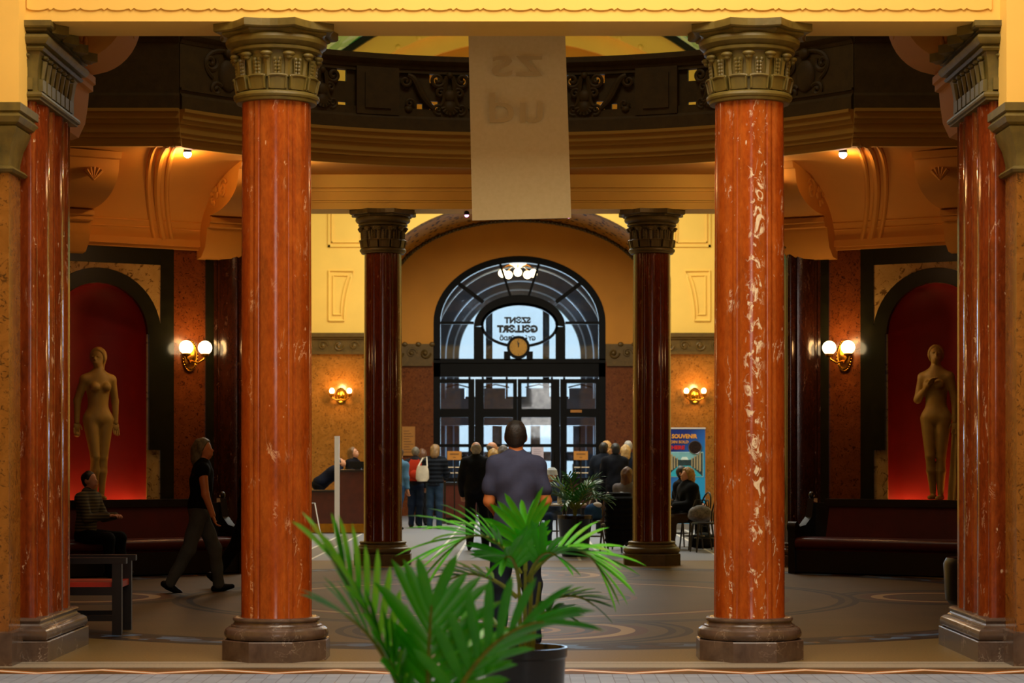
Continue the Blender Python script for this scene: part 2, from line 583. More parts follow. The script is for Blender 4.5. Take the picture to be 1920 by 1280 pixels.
def banner_mat():
    m, nt, b = newmat('banner_cloth')
    n = noise(nt, coords(nt), 30, 3)
    nt.links.new(ramp(nt, n, [(.3, 'e6cf94'), (.7, 'eed8a0')]), b.inputs['Base Color'])
    b.inputs['Roughness'].default_value = .8
    tl = nt.nodes.new('ShaderNodeBsdfTranslucent')
    tl.inputs[0].default_value = (*lin('d0b878'), 1)
    mx = nt.nodes.new('ShaderNodeMixShader')
    mx.inputs[0].default_value = .28
    out = nt.nodes['Material Output']
    nt.links.new(b.outputs[0], mx.inputs[1])
    nt.links.new(tl.outputs[0], mx.inputs[2])
    nt.links.new(mx.outputs[0], out.inputs[0])
    return m
M_BANNER = banner_mat()
# ------------------------------------------------------------------ the setting
CYR = 23.0                                            # centre of the rotunda
YB, YD = 49.3, 53.0                                   # entrance end wall, door wall
ZB = 4.77                                             # underside of the front beam
TH = math.atan2(.5, .87)                              # slant of the diagonal walls

struct(MB().add([(-9, -5, 0), (9, -5, 0), (9, 70, 0), (-9, 70, 0)], [(0, 1, 2, 3)]).build('floor', M_FLOOR, smooth=False), 'mosaic and tile floor running from the near hall to the doors')

# --- near hall (the camera's side)
for s, nm in ((-1, 'left'), (1, 'right')):
    struct(MB().box(min(s * 6, s * 6.3), max(s * 6, s * 6.3), -5, 15.75, 0, 8).build('wall_near_' + nm, M_YEL, smooth=False))
    o = MB().box(min(s * 3.63, s * 6.3), max(s * 3.63, s * 6.3), 15.68, 15.95, 4.1, 8).build('wall_jamb_' + nm, M_YEL, smooth=False)
    struct(o, 'yellow plaster jamb above the short marble pilaster, %s edge' % nm)
    struct(MB().box(min(s * 4.2, s * 6.3), max(s * 4.2, s * 6.3), 15.75, 15.95, 0, 4.1).build('wall_dado_' + nm, M_WALLM, smooth=False))
struct(MB().box(-6.3, 6.3, -5.3, -5, 0, 8).build('wall_behind', M_YEL, smooth=False))
struct(MB().box(-6.3, 6.3, -5.3, 16.46, 8, 8.3).build('ceiling', M_YEL, smooth=False))
wf = struct(MB().box(-3.66, 3.66, 15.9, 16.46, ZB, 8.0).build('wall_front', M_YEL, smooth=False), 'bright yellow beam with a scalloped moulding over the front columns')

def scallops(x0, x1, z0, per, dz, ztop, y0, y1):
    n = int((x1 - x0) / per)
    up, lo = [], []
    for k in range(n):
        xa = x0 + k * per
        for j in range(15):
            t = j / 15
            if t < .76:
                u = t / .76
                z = z0 - dz * (1 - (2 * u - 1) ** 2) ** .5 * .8
            else:
                u = (t - .76) / .24
                z = z0 + dz * .35 - dz * 1.1 * math.sin(math.pi * u)
            lo.append((xa + t * per, z))
            up.append((xa + t * per, ztop))
    return MB().strip(up, lo, y0, y1)
scallops(-3.62, 3.62, 4.868, .2, .022, 5.6, 15.885, 15.905).build('scalloped_moulding', M_YEL, wf, angle=50)
struct(MB().box(-8.3, 8.3, 15.95, 16.46, 8.0, 12.6).build('wall_rotunda_front', M_COVE, smooth=False))
for s, nm in ((-1, 'left'), (1, 'right')):
    struct(MB().box(min(s * 3.66, s * 8.3), max(s * 3.66, s * 8.3), 15.96, 16.46, ZB, 8.0).build('wall_pier_top_' + nm, M_COVE, smooth=False))
    struct(MB().box(min(s * 8, s * 8.3), max(s * 8, s * 8.3), 16.46, 30.1, 5.4, 12.6).build('wall_gallery_' + nm, M_COVE, smooth=False))
    struct(MB().box(min(s * 7.0, s * 7.3), max(s * 7.0, s * 7.3), 17.8, 28.2, 0, 12.4).build('wall_rotunda_' + nm, M_WALLD, smooth=False))
    # entrance hall sides
    struct(MB().box(min(s * 6.8, s * 7.1), max(s * 6.8, s * 7.1), 30.1, YB, 0, 5.4).build('wall_entrance_' + nm, M_YEL, smooth=False))
    struct(MB().box(min(s * 4.76, s * 8.3), max(s * 4.76, s * 8.3), 30.0, 30.3, 0, 5.4).build('wall_rear_' + nm, M_YEL, smooth=False))
    struct(MB().box(min(s * 4.62, s * 7.6), max(s * 4.62, s * 7.6), 16.0, 16.4, 0, 5.4).build('wall_side_bay_' + nm, M_WALLD, smooth=False))
struct(MB().box(-8.3, 8.3, 15.95, 30.4, 12.4, 12.7).build('ceiling_rotunda', M_COVE, smooth=False))

# --- gallery ring
R0 = 5.42
YE = 3.40                                             # the gallery edge runs straight into the side arms at this offset
XE = math.sqrt(R0 ** 2 - YE ** 2)
AE = math.degrees(math.asin(XE / R0))
def edge_y(x, d=0.0): return YE + d if abs(x) > XE else math.sqrt((R0 + d) ** 2 - x * x)
for sy, nm in ((1, 'rear'), (-1, 'front')):
    xs = sorted([8.0 * k / 40 for k in range(-40, 41)] + [-XE - .001, -XE + .001, XE - .001, XE + .001])
    yo = CYR + 7.1 if sy > 0 else 16.46
    rings = [[(x, CYR + sy * edge_y(x, .05), 5.40), (x, yo, 5.40), (x, yo, 5.74), (x, CYR + sy * edge_y(x, .05), 5.74)] for x in xs]
    struct(MB().loft(rings).build('ceiling_gallery_' + nm, M_COVE, smooth=False), 'flat plaster gallery slab on the %s side of the round opening' % nm)
ringp = [(R0 + .16, 5.36), (R0 + .06, 5.36), (R0 + .04, 5.40), (R0 + .04, 5.455), (R0 - .02, 5.465), (R0 - .02, 5.50), (R0 - .05, 5.52), (R0 - .05, 5.61), (R0 - .09, 5.625),
         (R0 - .10, 5.66), (R0 - .13, 5.68), (R0 - .13, 5.745), (R0 - .17, 5.76), (R0 - .17, 5.80), (R0 + .16, 5.80)]
tr1 = srt('trim_1', (0, CYR, 0), 0, 'moulded ochre cornice along the gallery edge')
def gallery_course(prof, name, m, parent):
    """profile (r,z) along the curved rear and front edges and the straight side arms"""
    for sy in (1, -1):
        a = math.radians(90 * sy)
        h_ = math.radians(AE)
        MB().ringsolid(prof, 40, (0, 0), a - h_, a + h_).build(name, m, parent, angle=25)
        for sx in (1, -1):
            MB().loft([[(sx * x, sy * (YE + r - R0), z) for r, z in prof] for x in (XE - .06, 7.0)]).build(name + '_arm', m, parent, angle=25)
gallery_course(ringp, 'cornice', M_RING, tr1)

# balustrade
bal = thing('gallery_balustrade', 'dark carved stone balustrade around the round gallery opening', 'balustrade', (0, CYR, 0))
Rb = R0 - .02
gallery_course([(Rb - .10, 5.80), (Rb - .10, 5.96), (Rb - .07, 6.0), (Rb + .12, 6.0), (Rb + .12, 5.80)], 'plinth_course', M_BALU, bal)
gallery_course([(Rb - .07, 6.62), (Rb - .09, 6.66), (Rb - .12, 6.68), (Rb - .15, 6.72), (Rb - .15, 6.79), (Rb + .15, 6.79), (Rb + .15, 6.66), (Rb + .1, 6.62)], 'handrail', M_BALU, bal)
gallery_course_arm = [(Rb - .06, 6.0), (Rb + .08, 6.0), (Rb + .08, 6.62), (Rb - .06, 6.62)]
for sy in (1, -1):
    for sx in (1, -1):
        MB().loft([[(sx * x, sy * (YE + r - R0), z) for r, z in gallery_course_arm] for x in (XE - .05, 7.0)]).build('solid_panel', M_BALU, bal, smooth=False)
def arcbox(r0, r1, z0, z1, a0, a1):
    n = max(2, int(abs(a1 - a0) / 2.5))
    mb = MB()
    rings = []
    for k in range(n + 1):
        t = math.radians(90 - (a0 + (a1 - a0) * k / n))
        c, s_ = math.cos(t), math.sin(t)
        rings.append([(r0 * c, r0 * s_, z0), (r1 * c, r1 * s_, z0), (r1 * c, r1 * s_, z1), (r0 * c, r0 * s_, z1)])
    return mb.loft(rings)
def spiral(c, r0, turns, d, start, n=26, grow=.12):
    pts = []
    for k in range(n + 1):
        t = k / n
        a = start + d * turns * 2 * math.pi * t
        r = r0 * (grow + (1 - grow) * (1 - t))
        pts.append((c[0] + r * math.cos(a), 0, c[1] + r * math.sin(a)))
    return pts
def bez(p, n=14):
    out = []
    for k in range(n + 1):
        t = k / n
        q = [Vector((a[0], 0, a[1])) for a in p]
        while len(q) > 1: q = [q[i].lerp(q[i + 1], t) for i in range(len(q) - 1)]
        out.append(q[0])
    return out
def ornament():
    """urn with paired volutes and a shell below (local x,z, facing -y)"""
    mb = MB()
    for s in (-1, 1):
        mb.tube([(p[0] * s, p[1], p[2]) for p in spiral((.16, .19), .10, 1.5, 1, math.pi)], .026, 6)
        mb.tube([(p[0] * s, p[1], p[2]) for p in spiral((.12, .02), .07, 1.3, -1, math.pi)], .022, 6)
        mb.tube([(p[0] * s, p[1], p[2]) for p in spiral((.15, -.19), .075, 1.4, 1, -2)], .022, 6)
        mb.tube([(s * q.x, 0, q.z) for q in bez([(.04, .24), (.08, .05), (.05, -.1), (.12, -.15)])], .03, 6)
    mb.sphere((0, 0, -.02), (.09, .05, .09), 12, 8)
    mb.sphere((0, 0, -.17), (.10, .06, .10), 12, 8)
    mb.sphere((0, 0, .25), (.05, .05, .05), 10, 7)
    for k in range(7):
        a = math.radians(-90 + (k - 3) * 24)
        mb.tube([(0, -.03, -.15), (.12 * math.cos(a), -.03, -.15 + .12 * math.sin(a))], [.012, .022], 6)
    return mb
def sscroll(s):
    mb = MB()
    pts = spiral((-.20 * s, .17), .085, 1.4, -s, math.radians(70 if s > 0 else 110))
    mb.tube(pts, .024, 6)
    mb.tube(bez([(-.17 * s, .25), (-.02 * s, .24), (-.03 * s, .0), (.10 * s, -.12), (.2 * s, -.2)]), [.035 + .02 * math.sin(math.pi * k / 14) for k in range(15)], 8)
    mb.tube(spiral((-.14 * s, -.14), .07, 1.2, s, 0), .02, 6)
    mb.sphere((-.16 * s, 0, -.22), (.06, .045, .05), 10, 7)
    return mb
orn_me, ss_me = ornament().mesh('urn_ornament', M_BALU), {s: sscroll(s).mesh('volute', M_BALU) for s in (-1, 1)}
def cartouche():
    mb = MB()
    mb.sphere((0, 0, 0), (.13, .04, .18), 14, 9)
    for s in (-1, 1):
        mb.tube([(p[0] * s, p[1], p[2]) for p in spiral((.24, .12), .10, 1.4, 1, 2.6)], .026, 6)
        mb.tube([(p[0] * s, p[1], p[2]) for p in spiral((.16, -.17), .08, 1.4, -1, 2.6)], .024, 6)
        mb.tube([(s * q.x, 0, q.z) for q in bez([(.02, .26), (.2, .28), (.34, .2), (.36, .05), (.2, -.05)])], .024, 6)
    mb.sphere((0, -.02, .24), (.07, .04, .06), 10, 7)
    return mb
car_me = cartouche().mesh('cartouche', M_BALU)
def on_ring(me, name, deg, z, r, sc=1.0):
    o = bpy.data.objects.new(name, me)
    COL.objects.link(o)
    o.parent = bal
    t = math.radians(90 - deg)
    o.location = (r * math.cos(t), r * math.sin(t), z)
    o.rotation_euler.z = t - math.pi / 2
    o.scale = (sc, sc, sc)
    return o
Z0b, Z1b = 6.0, 6.62
for q in (0, 180):
    for s in (-1, 1):
        p = arcbox(Rb - .09, Rb + .09, Z0b, Z1b, q + s * 17.0, q + s * 23.2).build('post', M_BALU, bal)
        pl = arcbox(Rb - .115, Rb - .085, Z0b + .08, Z1b - .08, q + s * 18.2, q + s * 22.0)
        pl.build('post_panel', M_BALU, bal)
        for (za, zb) in ((Z0b, Z0b + .10), (Z1b - .05, Z1b)):
            arcbox(Rb - .05, Rb + .05, za, zb, q + s * .0, q + s * 17).build('panel_rail', M_BALU, bal)
            arcbox(Rb - .05, Rb + .05, za, zb, q + s * 23.2, q + s * 33).build('panel_rail', M_BALU, bal)
        # pierced backing: blocks leave small openings
        for (a0, a1, za, zb) in ((0, 6.9, .1, .57), (6.9, 7.6, .1, .45), (7.6, 11.2, .1, .57), (11.2, 12.4, .22, .46), (12.4, 13.4, .1, .57), (13.4, 14.2, .18, .57), (14.2, 17, .1, .57), (23.2, 24.4, .1, .57), (24.4, 25.8, .15, .42), (25.8, 33, .1, .57)):
            arcbox(Rb + .0, Rb + .05, Z0b + za, Z0b + zb, q + s * a0, q + s * a1).build('pierced_block', M_BALU, bal)
        on_ring(orn_me, 'urn_ornament', q + s * 9.6, 6.30, Rb - .05, 1.02)
        on_ring(ss_me[-s], 'volute', q + s * 13.9, 6.30, Rb - .05, .95)
        on_ring(ss_me[s], 'volute', q + s * 4.8, 6.30, Rb - .05, .95)
        on_ring(orn_me, 'urn_ornament', q + s * 28.2, 6.30, Rb - .05, .95)
        arcbox(Rb - .06, Rb + .08, Z0b, Z1b, q + s * 33, q + s * AE).build('solid_panel', M_BALU, bal)
        arcbox(Rb - .09, Rb - .05, Z0b + .04, Z0b + .07, q + s * 34, q + s * AE).build('panel_moulding', M_BALU, bal)
        on_ring(car_me, 'cartouche', q + s * 43, 6.31, Rb - .07, 1.15)

# rear beam
wr = struct(MB().box(-4.5, 4.5, 29.52, 30.1, 4.93, 5.74).build('trim_2', M_YEL, smooth=False), 'yellow beam resting on the rear columns')
MB().box(-4.5, 4.5, 29.44, 29.53, 5.22, 5.40).build('upper_moulding', M_YEL, wr, smooth=False)
MB().box(-4.5, 4.5, 29.48, 29.53, 5.17, 5.20).build('fillet', M_YEL, wr, smooth=False)
MB().box(-4.5, 4.5, 29.49, 29.53, 5.05, 5.07).build('fillet', M_YEL, wr, smooth=False)
scallops(-4.4, 4.4, 5.03, .12, .012, 5.045, 29.50, 29.525).build('scalloped_moulding', M_YEL, wr, angle=50)

# --- diagonal walls with niches
def wxy(s, t, d=0.0, z=0.0):
    """point on the rear diagonal wall: t along it, d out of it towards the centre"""
    return Vector((s * (4.3 + .867 * t - .498 * d), 29.2 - .498 * t - .867 * d, z))
NT, NR, NS = 1.48, .67, 3.16
for s, nm in ((-1, 'left'), (1, 'right')):
    wall = srt('wall_niche_' + nm, (s * 4.3, 29.2, 0), -s * TH, 'marble wall with a round-headed red statue niche, %s side' % nm)
    def lb(t0, t1, y0, y1, z0, z1, name, m):
        return MB().box(min(s * t0, s * t1), max(s * t0, s * t1), y0, y1, z0, z1).build(name, m, wall, smooth=False)
    lb(-.75, -.146, 0, .3, 0, 4.32, 'marble_panel', M_DKRED)
    lb(-.146, -.03, -.03, .3, 0, 4.32, 'marble_strip', M_DKGRN)
    lb(-.03, .432, 0, .3, 0, 4.32, 'marble_panel', M_WALLD)
    lb(.432, .62, -.03, .3, 0, 4.32, 'marble_strip', M_DKGRN)
    lb(.62, NT - NR, 0, .3, 0, 4.32, 'niche_jamb', M_CREAM)
    lb(NT + NR, 2.34, 0, .3, 0, 4.32, 'niche_jamb', M_CREAM)
    lb(2.34, 2.53, -.03, .3, 0, 4.32, 'marble_strip', M_DKGRN)
    lb(2.53, 3.6, 0, .3, 0, 4.32, 'marble_panel', M_WALLD)
    lb(NT - NR, NT + NR, .0, .3, 0, .6, 'niche_sill', M_DKGRN)
    arch = lambda r, n=24: [(s * (NT - r * math.cos(math.pi * k / n)), NS + r * math.sin(math.pi * k / n)) for k in range(n + 1)]
    MB().strip([(p[0], 4.32) for p in arch(NR)], arch(NR), .0, .3).build('spandrel', M_DKGRN, wall)
    # dark archivolt and its jambs
    MB().strip(arch(NR + .19), arch(NR), -.05, .0).build('archivolt', M_DKGRN, wall)
    lb(NT - NR - .19, NT - NR - .02, -.05, .0, 1.6, NS, 'archivolt_jamb', M_DKGRN)
    lb(NT + NR + .02, NT + NR + .19, -.05, .0, 1.6, NS, 'archivolt_jamb', M_DKGRN)
    # cream marble spandrel panel
    ou = arch(NR + .20)
    MB().strip([(p[0], 4.10) for p in ou], [(p[0], max(p[1], 3.3)) for p in ou], -.02, .0).build('spandrel_panel', M_CREAM, wall)
    lb(.62, 2.34, -.025, .0, 4.10, 4.32, 'head_band', M_DKGRN)
    # red recess
    rings = []
    for k in range(17):
        a = math.pi * k / 16
        rings.append([(s * (NT - NR * math.cos(a)), .02 + .5 * math.sin(a), .6), (s * (NT - NR * math.cos(a)), .02 + .5 * math.sin(a), NS)])
    MB().loft(rings, False).build('niche_recess', M_NICHE, wall)
    rings = []
    for j in range(9):
        b_ = math.pi / 2 * j / 8
        rings.append([(s * (NT - NR * math.cos(math.pi * k / 16) * math.cos(b_)), .02 + .5 * math.sin(math.pi * k / 16) * math.cos(b_), NS + NR * math.sin(b_)) for k in range(17)])
    MB().loft(rings, False).build('niche_head', M_NICHE, wall)
    MB().add([(s * (NT - NR), .0, .6), (s * (NT + NR), .0, .6), (s * (NT + NR), .6, .6), (s * (NT - NR), .6, .6)], [(0, 1, 2, 3)]).build('niche_floor', M_DKGRN, wall, smooth=False)
    lb(-.75, 3.6, -.07, .3, 4.32, 4.36, 'cornice_fillet', M_COVE)
    lb(-.75, 3.6, -.13, .3, 4.36, 4.45, 'cornice', M_COVE)
    # cove vault from the cornice to the ring
    for yy, lab in ((1, 'rear'), (-1, 'front')):
        def cp(u, v):
            t = -.5 + 4.1 * u
            wp = wxy(s, t, .10)
            rx = 2.95 + 4.25 * u
            rp = Vector((s * rx, CYR + edge_y(rx, .10), 0))
            k = 1 - math.cos(v * math.pi / 2)
            p = wp.lerp(rp, k)
            p.z = 4.44 + .95 * math.sin(v * math.pi / 2)
            if yy < 0: p.y = 2 * CYR - p.y
            return p
        u0 = 0 if yy > 0 else .22
        rings = [[cp(u0 + (1 - u0) * i / 24, j / 12) for j in range(13)] for i in range(25)]
        cv = struct(MB().loft(rings, False).build('ceiling_cove_%s_%s' % (lab, nm), M_COVE), None)
        if yy > 0:
            cv['label'] = 'warm plaster cove vault above the %s statue niche' % nm
            for uu, rr in ((.24, .035), (.27, .05), (.30, .035)):
                MB().tube([cp(uu + .06 * math.sin(j / 14 * math.pi / 2), j / 14) for j in range(15)], rr, 8).build('vault_rib', M_COVE, cv)
            for vv in (.10, .16):
                MB().tube([cp(.12 + .8 * i / 20, vv) for i in range(21)], .014, 6).build('string_moulding', M_COVE, cv)
            c0, c1, c2, c3 = cp(.52, .36), cp(.56, .36), cp(.56, .45), cp(.52, .45)
            off = Vector((-s * .3, -.6, -.3)).normalized() * .02
            MB().loft([[q + off * 0 for q in (c0, c1, c2, c3)], [q + off for q in (c0, c1, c2, c3)]]).build('vent_plate', M_COVE, cv, smooth=False)
        else:
            struct(MB().loft([[Vector((q.x, q.y, 0)), Vector((q.x, q.y, 4.44))] for q in (cp(.22, 0), cp(1, 0))], False).build('wall_front_bay_' + nm, M_WALLD, smooth=False))

# ring brackets
bp = [(0, 4.20), (.16, 4.22), (.30, 4.34), (.36, 4.5), (.38, 4.60), (.47, 4.61), (.47, 4.66), (.52, 4.67), (.52, 4.73), (.46, 4.75)]
bp += [(.46 + 1.02 * math.sin(a), 5.20 - .44 * math.cos(a)) for a in [math.pi / 2 * k / 10 for k in range(1, 11)]]
bp += [(1.50, 5.27), (1.56, 5.28), (1.60, 5.36), (0, 5.36)]
def bracket(s, t, yy, label, pos=None):
    w = wxy(s, t, 0)
    n = Vector((-s * .498, -.867, 0))
    d = Vector((s * .867, -.498, 0))
    if yy < 0:
        w.y = 2 * CYR - w.y
        n.y, d.y = -n.y, -d.y
    rz = math.atan2(d.y * s, d.x * s)
    if pos is not None: w, rz, yy = Vector(pos), -s * math.pi / 2, 1
    o = thing('scroll_bracket', label, 'bracket', w, rz, 'plaster scroll brackets under the gallery ring')
    fy = 1 if yy > 0 else -1
    mb = MB()
    wd = .34
    mb.prism([(-fy * p[0], p[1]) for p in bp], -wd, wd, 'x')
    mb.build('corbel', M_COVE, o, angle=30)
    for sx in (-1, 1):
        mb = MB()
        mb.tube([(sx * (wd + .01), -fy * (.98 + p[0]), 5.06 + p[2]) for p in spiral((0, 0), .14, 1.6, 1, .5)], .02, 6)
        for k in range(6):
            a = math.pi * .3 * k
            mb.sphere((sx * (wd + .01), -fy * (.66 + .1 * math.cos(a)), 5.0 + .1 * math.sin(a)), (.02, .045, .045), 8, 6)
        mb.build('side_scroll', M_COVE, o)
    mb = MB()
    for k in range(5):
        a = math.radians(-40 + 20 * k)
        mb.tube([(.0, -fy * 1.49, 5.0), (.16 * math.sin(a), -fy * 1.5, 5.0 + .16 * math.cos(a))], [.015, .035], 6)
    mb.build('shell_relief', M_COVE, o)
    return o
bracket(-1, -.25, 1, 'plaster scroll bracket beside the rear left column, under the gallery ring')
bracket(1, -.25, 1, 'plaster scroll bracket beside the rear right column, under the gallery ring')
bracket(-1, 2.05, 1, 'shadowed plaster scroll bracket behind the front left pier, left of the spotlight')
bracket(1, 2.05, 1, 'shadowed plaster scroll bracket behind the front right pier, right of the spotlight')
bracket(-1, 0, -1, 'peach plaster bracket just behind the front left pier capital, near the beam', (-3.75, 17.72, 0)).scale.y = .4
bracket(1, 0, -1, 'peach plaster bracket just behind the front right pier capital, near the beam', (3.75, 17.72, 0)).scale.y = .4

# --- entrance hall
def ell(a, b_, z0, n=40): return [(-a * math.cos(math.pi * k / n), z0 + b_ * math.sin(math.pi * k / n)) for k in range(n + 1)]
VA, VB, VZ = 3.2, 1.74, 5.63
we = srt('wall_entrance_end', (0, 0, 0), 0, 'bright yellow panelled end wall of the entrance hall with marble dado')
MB().strip([(p[0], 12.3) for p in ell(VA, VB, VZ)], ell(VA, VB, VZ), YB, YB + .5).build('wall_over_arch', M_YEL, we, angle=20)
for s in (-1, 1):
    MB().box(min(s * VA, s * 7.1), max(s * VA, s * 7.1), YB, YB + .5, 4.3, 12.3).build('wall_field', M_YEL, we, smooth=False)
    MB().box(min(s * VA, s * 7.1), max(s * VA, s * 7.1), YB - .05, YB + .5, 0, 3.88).build('marble_dado', M_WALLM, we, smooth=False)
    MB().box(min(s * VA, s * 7.1), max(s * VA, s * 7.1), YB - .08, YB + .5, 3.88, 4.3).build('frieze', M_FRIEZE, we, smooth=False)
    for z0, z1, o_ in ((3.84, 3.90, .12), (4.19, 4.24, .12), (4.24, 4.33, .17)):
        MB().box(min(s * (VA - .02), s * 7.1), max(s * (VA - .02), s * 7.1), YB - o_, YB, z0, z1).build('frieze_moulding', M_FRIEZE, we, smooth=False)
    for k in range(9):
        mb = MB()
        xk = s * (VA + .25 + k * .36)
        mb.tube([(xk + p[0], YB - .09, 4.04 + p[2]) for p in spiral((0, 0), .12, 1.3, 1 if k % 2 else -1, 0, 18)], .022, 5)
        mb.sphere((xk, YB - .08, 4.04), (.05, .04, .05), 8, 6)
        mb.build('frieze_scroll', M_FRIEZE, we)
    # raised plaster panels
    def frame(x0, x1, z0, z1, w=.05):
        mb = MB()
        for (a, b_, c, d) in ((x0, x1, z0, z0 + w), (x0, x1, z1 - w, z1), (x0, x0 + w, z0, z1), (x1 - w, x1, z0, z1)):
            mb.box(a, b_, YB - .035, YB, c, d)
        mb.build('panel_moulding', M_YEL, we, smooth=False)
    xa, xb = sorted((s * 3.55, s * 4.42))
    frame(xa, xb, 6.32, 8.6)
    frame(xa + .08, xb - .08, 6.42, 8.5, .025)
    xo, xi = s * 4.42, s * 4.02
    # small panel with one curved side
    lo = [(s * 4.40, 4.62), (s * 4.05, 4.62)] + [(s * (4.05 - .22 * (k / 8) ** 2), 4.62 + 1.15 * k / 8) for k in range(1, 9)] + [(s * 4.40, 5.77)]
    MB().tube([(p[0], YB - .01, p[1]) for p in lo + [lo[0]]], .03, 6).build('panel_moulding', M_YEL, we)
    li = [(s * 4.30, 4.76), (s * 4.12, 4.76)] + [(s * (4.12 - .16 * (k / 8) ** 2), 4.76 + .9 * k / 8) for k in range(1, 9)] + [(s * 4.30, 5.66)]
    MB().tube([(p[0], YB - .01, p[1]) for p in li + [li[0]]], .022, 6).build('panel_moulding', M_YEL, we)
# lunette arches above
for r0, r1, y0, m in ((6.15, 6.75, YB - .5, M_YEL), (5.75, 6.15, YB - .25, M_YEL), (5.35, 5.75, YB - .12, M_YELD)):
    up = [(-r1 * math.cos(math.pi * k / 40), 5.3 + r1 * math.sin(math.pi * k / 40)) for k in range(41)]
    lo = [(-r0 * math.cos(math.pi * k / 40), 5.3 + r0 * math.sin(math.pi * k / 40)) for k in range(41)]
    MB().strip(up, lo, y0, YB).build('lunette_arch', m, we, angle=20)
for k in range(30):
    a = math.radians(20 + k * 140 / 29)
    MB().sphere((-6.2 * math.cos(a), YB - .5, 5.3 + 6.2 * math.sin(a)), (.06, .05, .06), 8, 6).build('arch_bead', M_YEL, we)
for k, a in enumerate((48, 54, 126, 132)):
    a = math.radians(a)
    c = (-5.55 * math.cos(a), YB - .14, 5.3 + 5.55 * math.sin(a))
    Mr = Matrix.Rotation(a - math.pi / 2, 3, 'Y')
    MB().obox(c, (.5, .04, .2), M=Mr).build('vent_slot', M_BLK, we, smooth=False)
lun = [(-5.35 * math.cos(math.pi * k / 30), 5.3 + 5.35 * math.sin(math.pi * k / 30)) for k in range(31)]
MB().prism([p for p in lun if p[1] > 7.6], YB - .02, YB + .02).build('lunette', M_YELD, we, smooth=False)
# glazed barrel vault
vt = srt('ceiling_vault', (0, 0, 0), 0, 'stained glass barrel vault over the entrance hall')
rings = []
for k in range(41):
    a = math.pi * k / 40
    rings.append([(-6.8 * math.cos(a), 30.1, 5.3 + 6.8 * math.sin(a)), (-6.8 * math.cos(a), YB, 5.3 + 6.8 * math.sin(a))])
MB().loft(rings, False).build('glazing', M_STAIN, vt)
for yy in range(6):
    y0 = 30.2 + yy * 3.7
    up = [(-6.8 * math.cos(math.pi * k / 40), 5.3 + 6.8 * math.sin(math.pi * k / 40)) for k in range(41)]
    lo = [(-6.65 * math.cos(math.pi * k / 40), 5.3 + 6.65 * math.sin(math.pi * k / 40)) for k in range(41)]
    MB().strip(up, lo, y0, y0 + .12).build('vault_bar', M_BLK, vt)
MB().strip([(-8.3, 12.6), (8.3, 12.6)], [(-8.3, 12.1), (8.3, 12.1)], 30.05, 30.3).build('vault_front_top', M_YEL, vt)
MB().strip([(max(-8.3, min(8.3, p[0] * 1.25)), 12.3) for p in [(-6.8 * math.cos(math.pi * k / 40), 5.3 + 6.8 * math.sin(math.pi * k / 40)) for k in range(41)]],
           [(-6.8 * math.cos(math.pi * k / 40), 5.3 + 6.8 * math.sin(math.pi * k / 40)) for k in range(41)], 30.1, 30.3).build('vault_front', M_YEL, vt)

# barrel recess and the door wall
rv = srt('ceiling_recess', (0, 0, 0), 0, 'shallow barrel vault with dark mosaic patches in front of the doors')
e = ell(VA, VB, VZ)
MB().loft([[(p[0], YB, p[1]), (p[0], YD, p[1])] for p in e], False).build('vault_soffit', M_VMOS, rv)
for s, nm in ((-1, 'left'), (1, 'right')):
    struct(MB().box(min(s * VA, s * (VA + .3)), max(s * VA, s * (VA + .3)), YB, YD, 0, VZ).build('wall_recess_' + nm, M_WALLM, smooth=False))
n = 90
mb = MB()
for k in range(n):
    a = math.pi * (k + .5) / n
    p = (-(VA - .05) * math.cos(a), VZ + (VB - .05) * math.sin(a))
    mb.sphere((p[0], YD - .1, p[1]), (.045, .06, .045), 6, 4)
mb.tube([(p[0] * .985, YD - .06, VZ + (p[1] - VZ) * .97) for p in e], .03, 6)
o = mb.build('beaded_edge', M_CAPD, rv)
DA, DB_, DZ = 2.14, 1.66, 4.80            # door arch
wd = srt('wall_door', (0, 0, 0), 0, 'shade-toned yellow wall around the big arched doors')
da = ell(DA, DB_, DZ)
MB().strip([(p[0], 7.5) for p in da], da, YD, YD + .4).build('wall_over_door', M_YELD, wd, angle=20)
for s in (-1, 1):
    MB().box(min(s * DA, s * 3.5), max(s * DA, s * 3.5), YD, YD + .4, 4.25, 7.5).build('wall_field', M_YELD, wd, smooth=False)
    MB().box(min(s * DA, s * 3.5), max(s * DA, s * 3.5), YD - .04, YD + .4, 0, 3.83).build('marble_dado', M_WALLD, wd, smooth=False)
    MB().box(min(s * DA, s * 3.5), max(s * DA, s * 3.5), YD - .06, YD + .4, 3.83, 4.27).build('frieze', M_FRIEZE, wd, smooth=False)
    MB().box(min(s * (DA + .02), s * 3.5), max(s * (DA + .02), s * 3.5), YD - .12, YD, 3.72, 3.84).build('frieze_moulding', M_FRIEZE, wd, smooth=False)
    for k in range(3):
        mb = MB()
        xk = s * (DA + .2 + k * .34)
        mb.tube([(xk + p[0], YD - .07, 4.04 + p[2]) for p in spiral((0, 0), .14, 1.2, 1 if k % 2 else -1, 0, 18)], .026, 5)
        mb.sphere((xk, YD - .07, 4.04), (.06, .05, .06), 8, 6)
        mb.sphere((xk + .17, YD - .06, 4.26), (.07, .04, .06), 8, 6)
        mb.build('frieze_scroll', M_FRIEZE, wd)
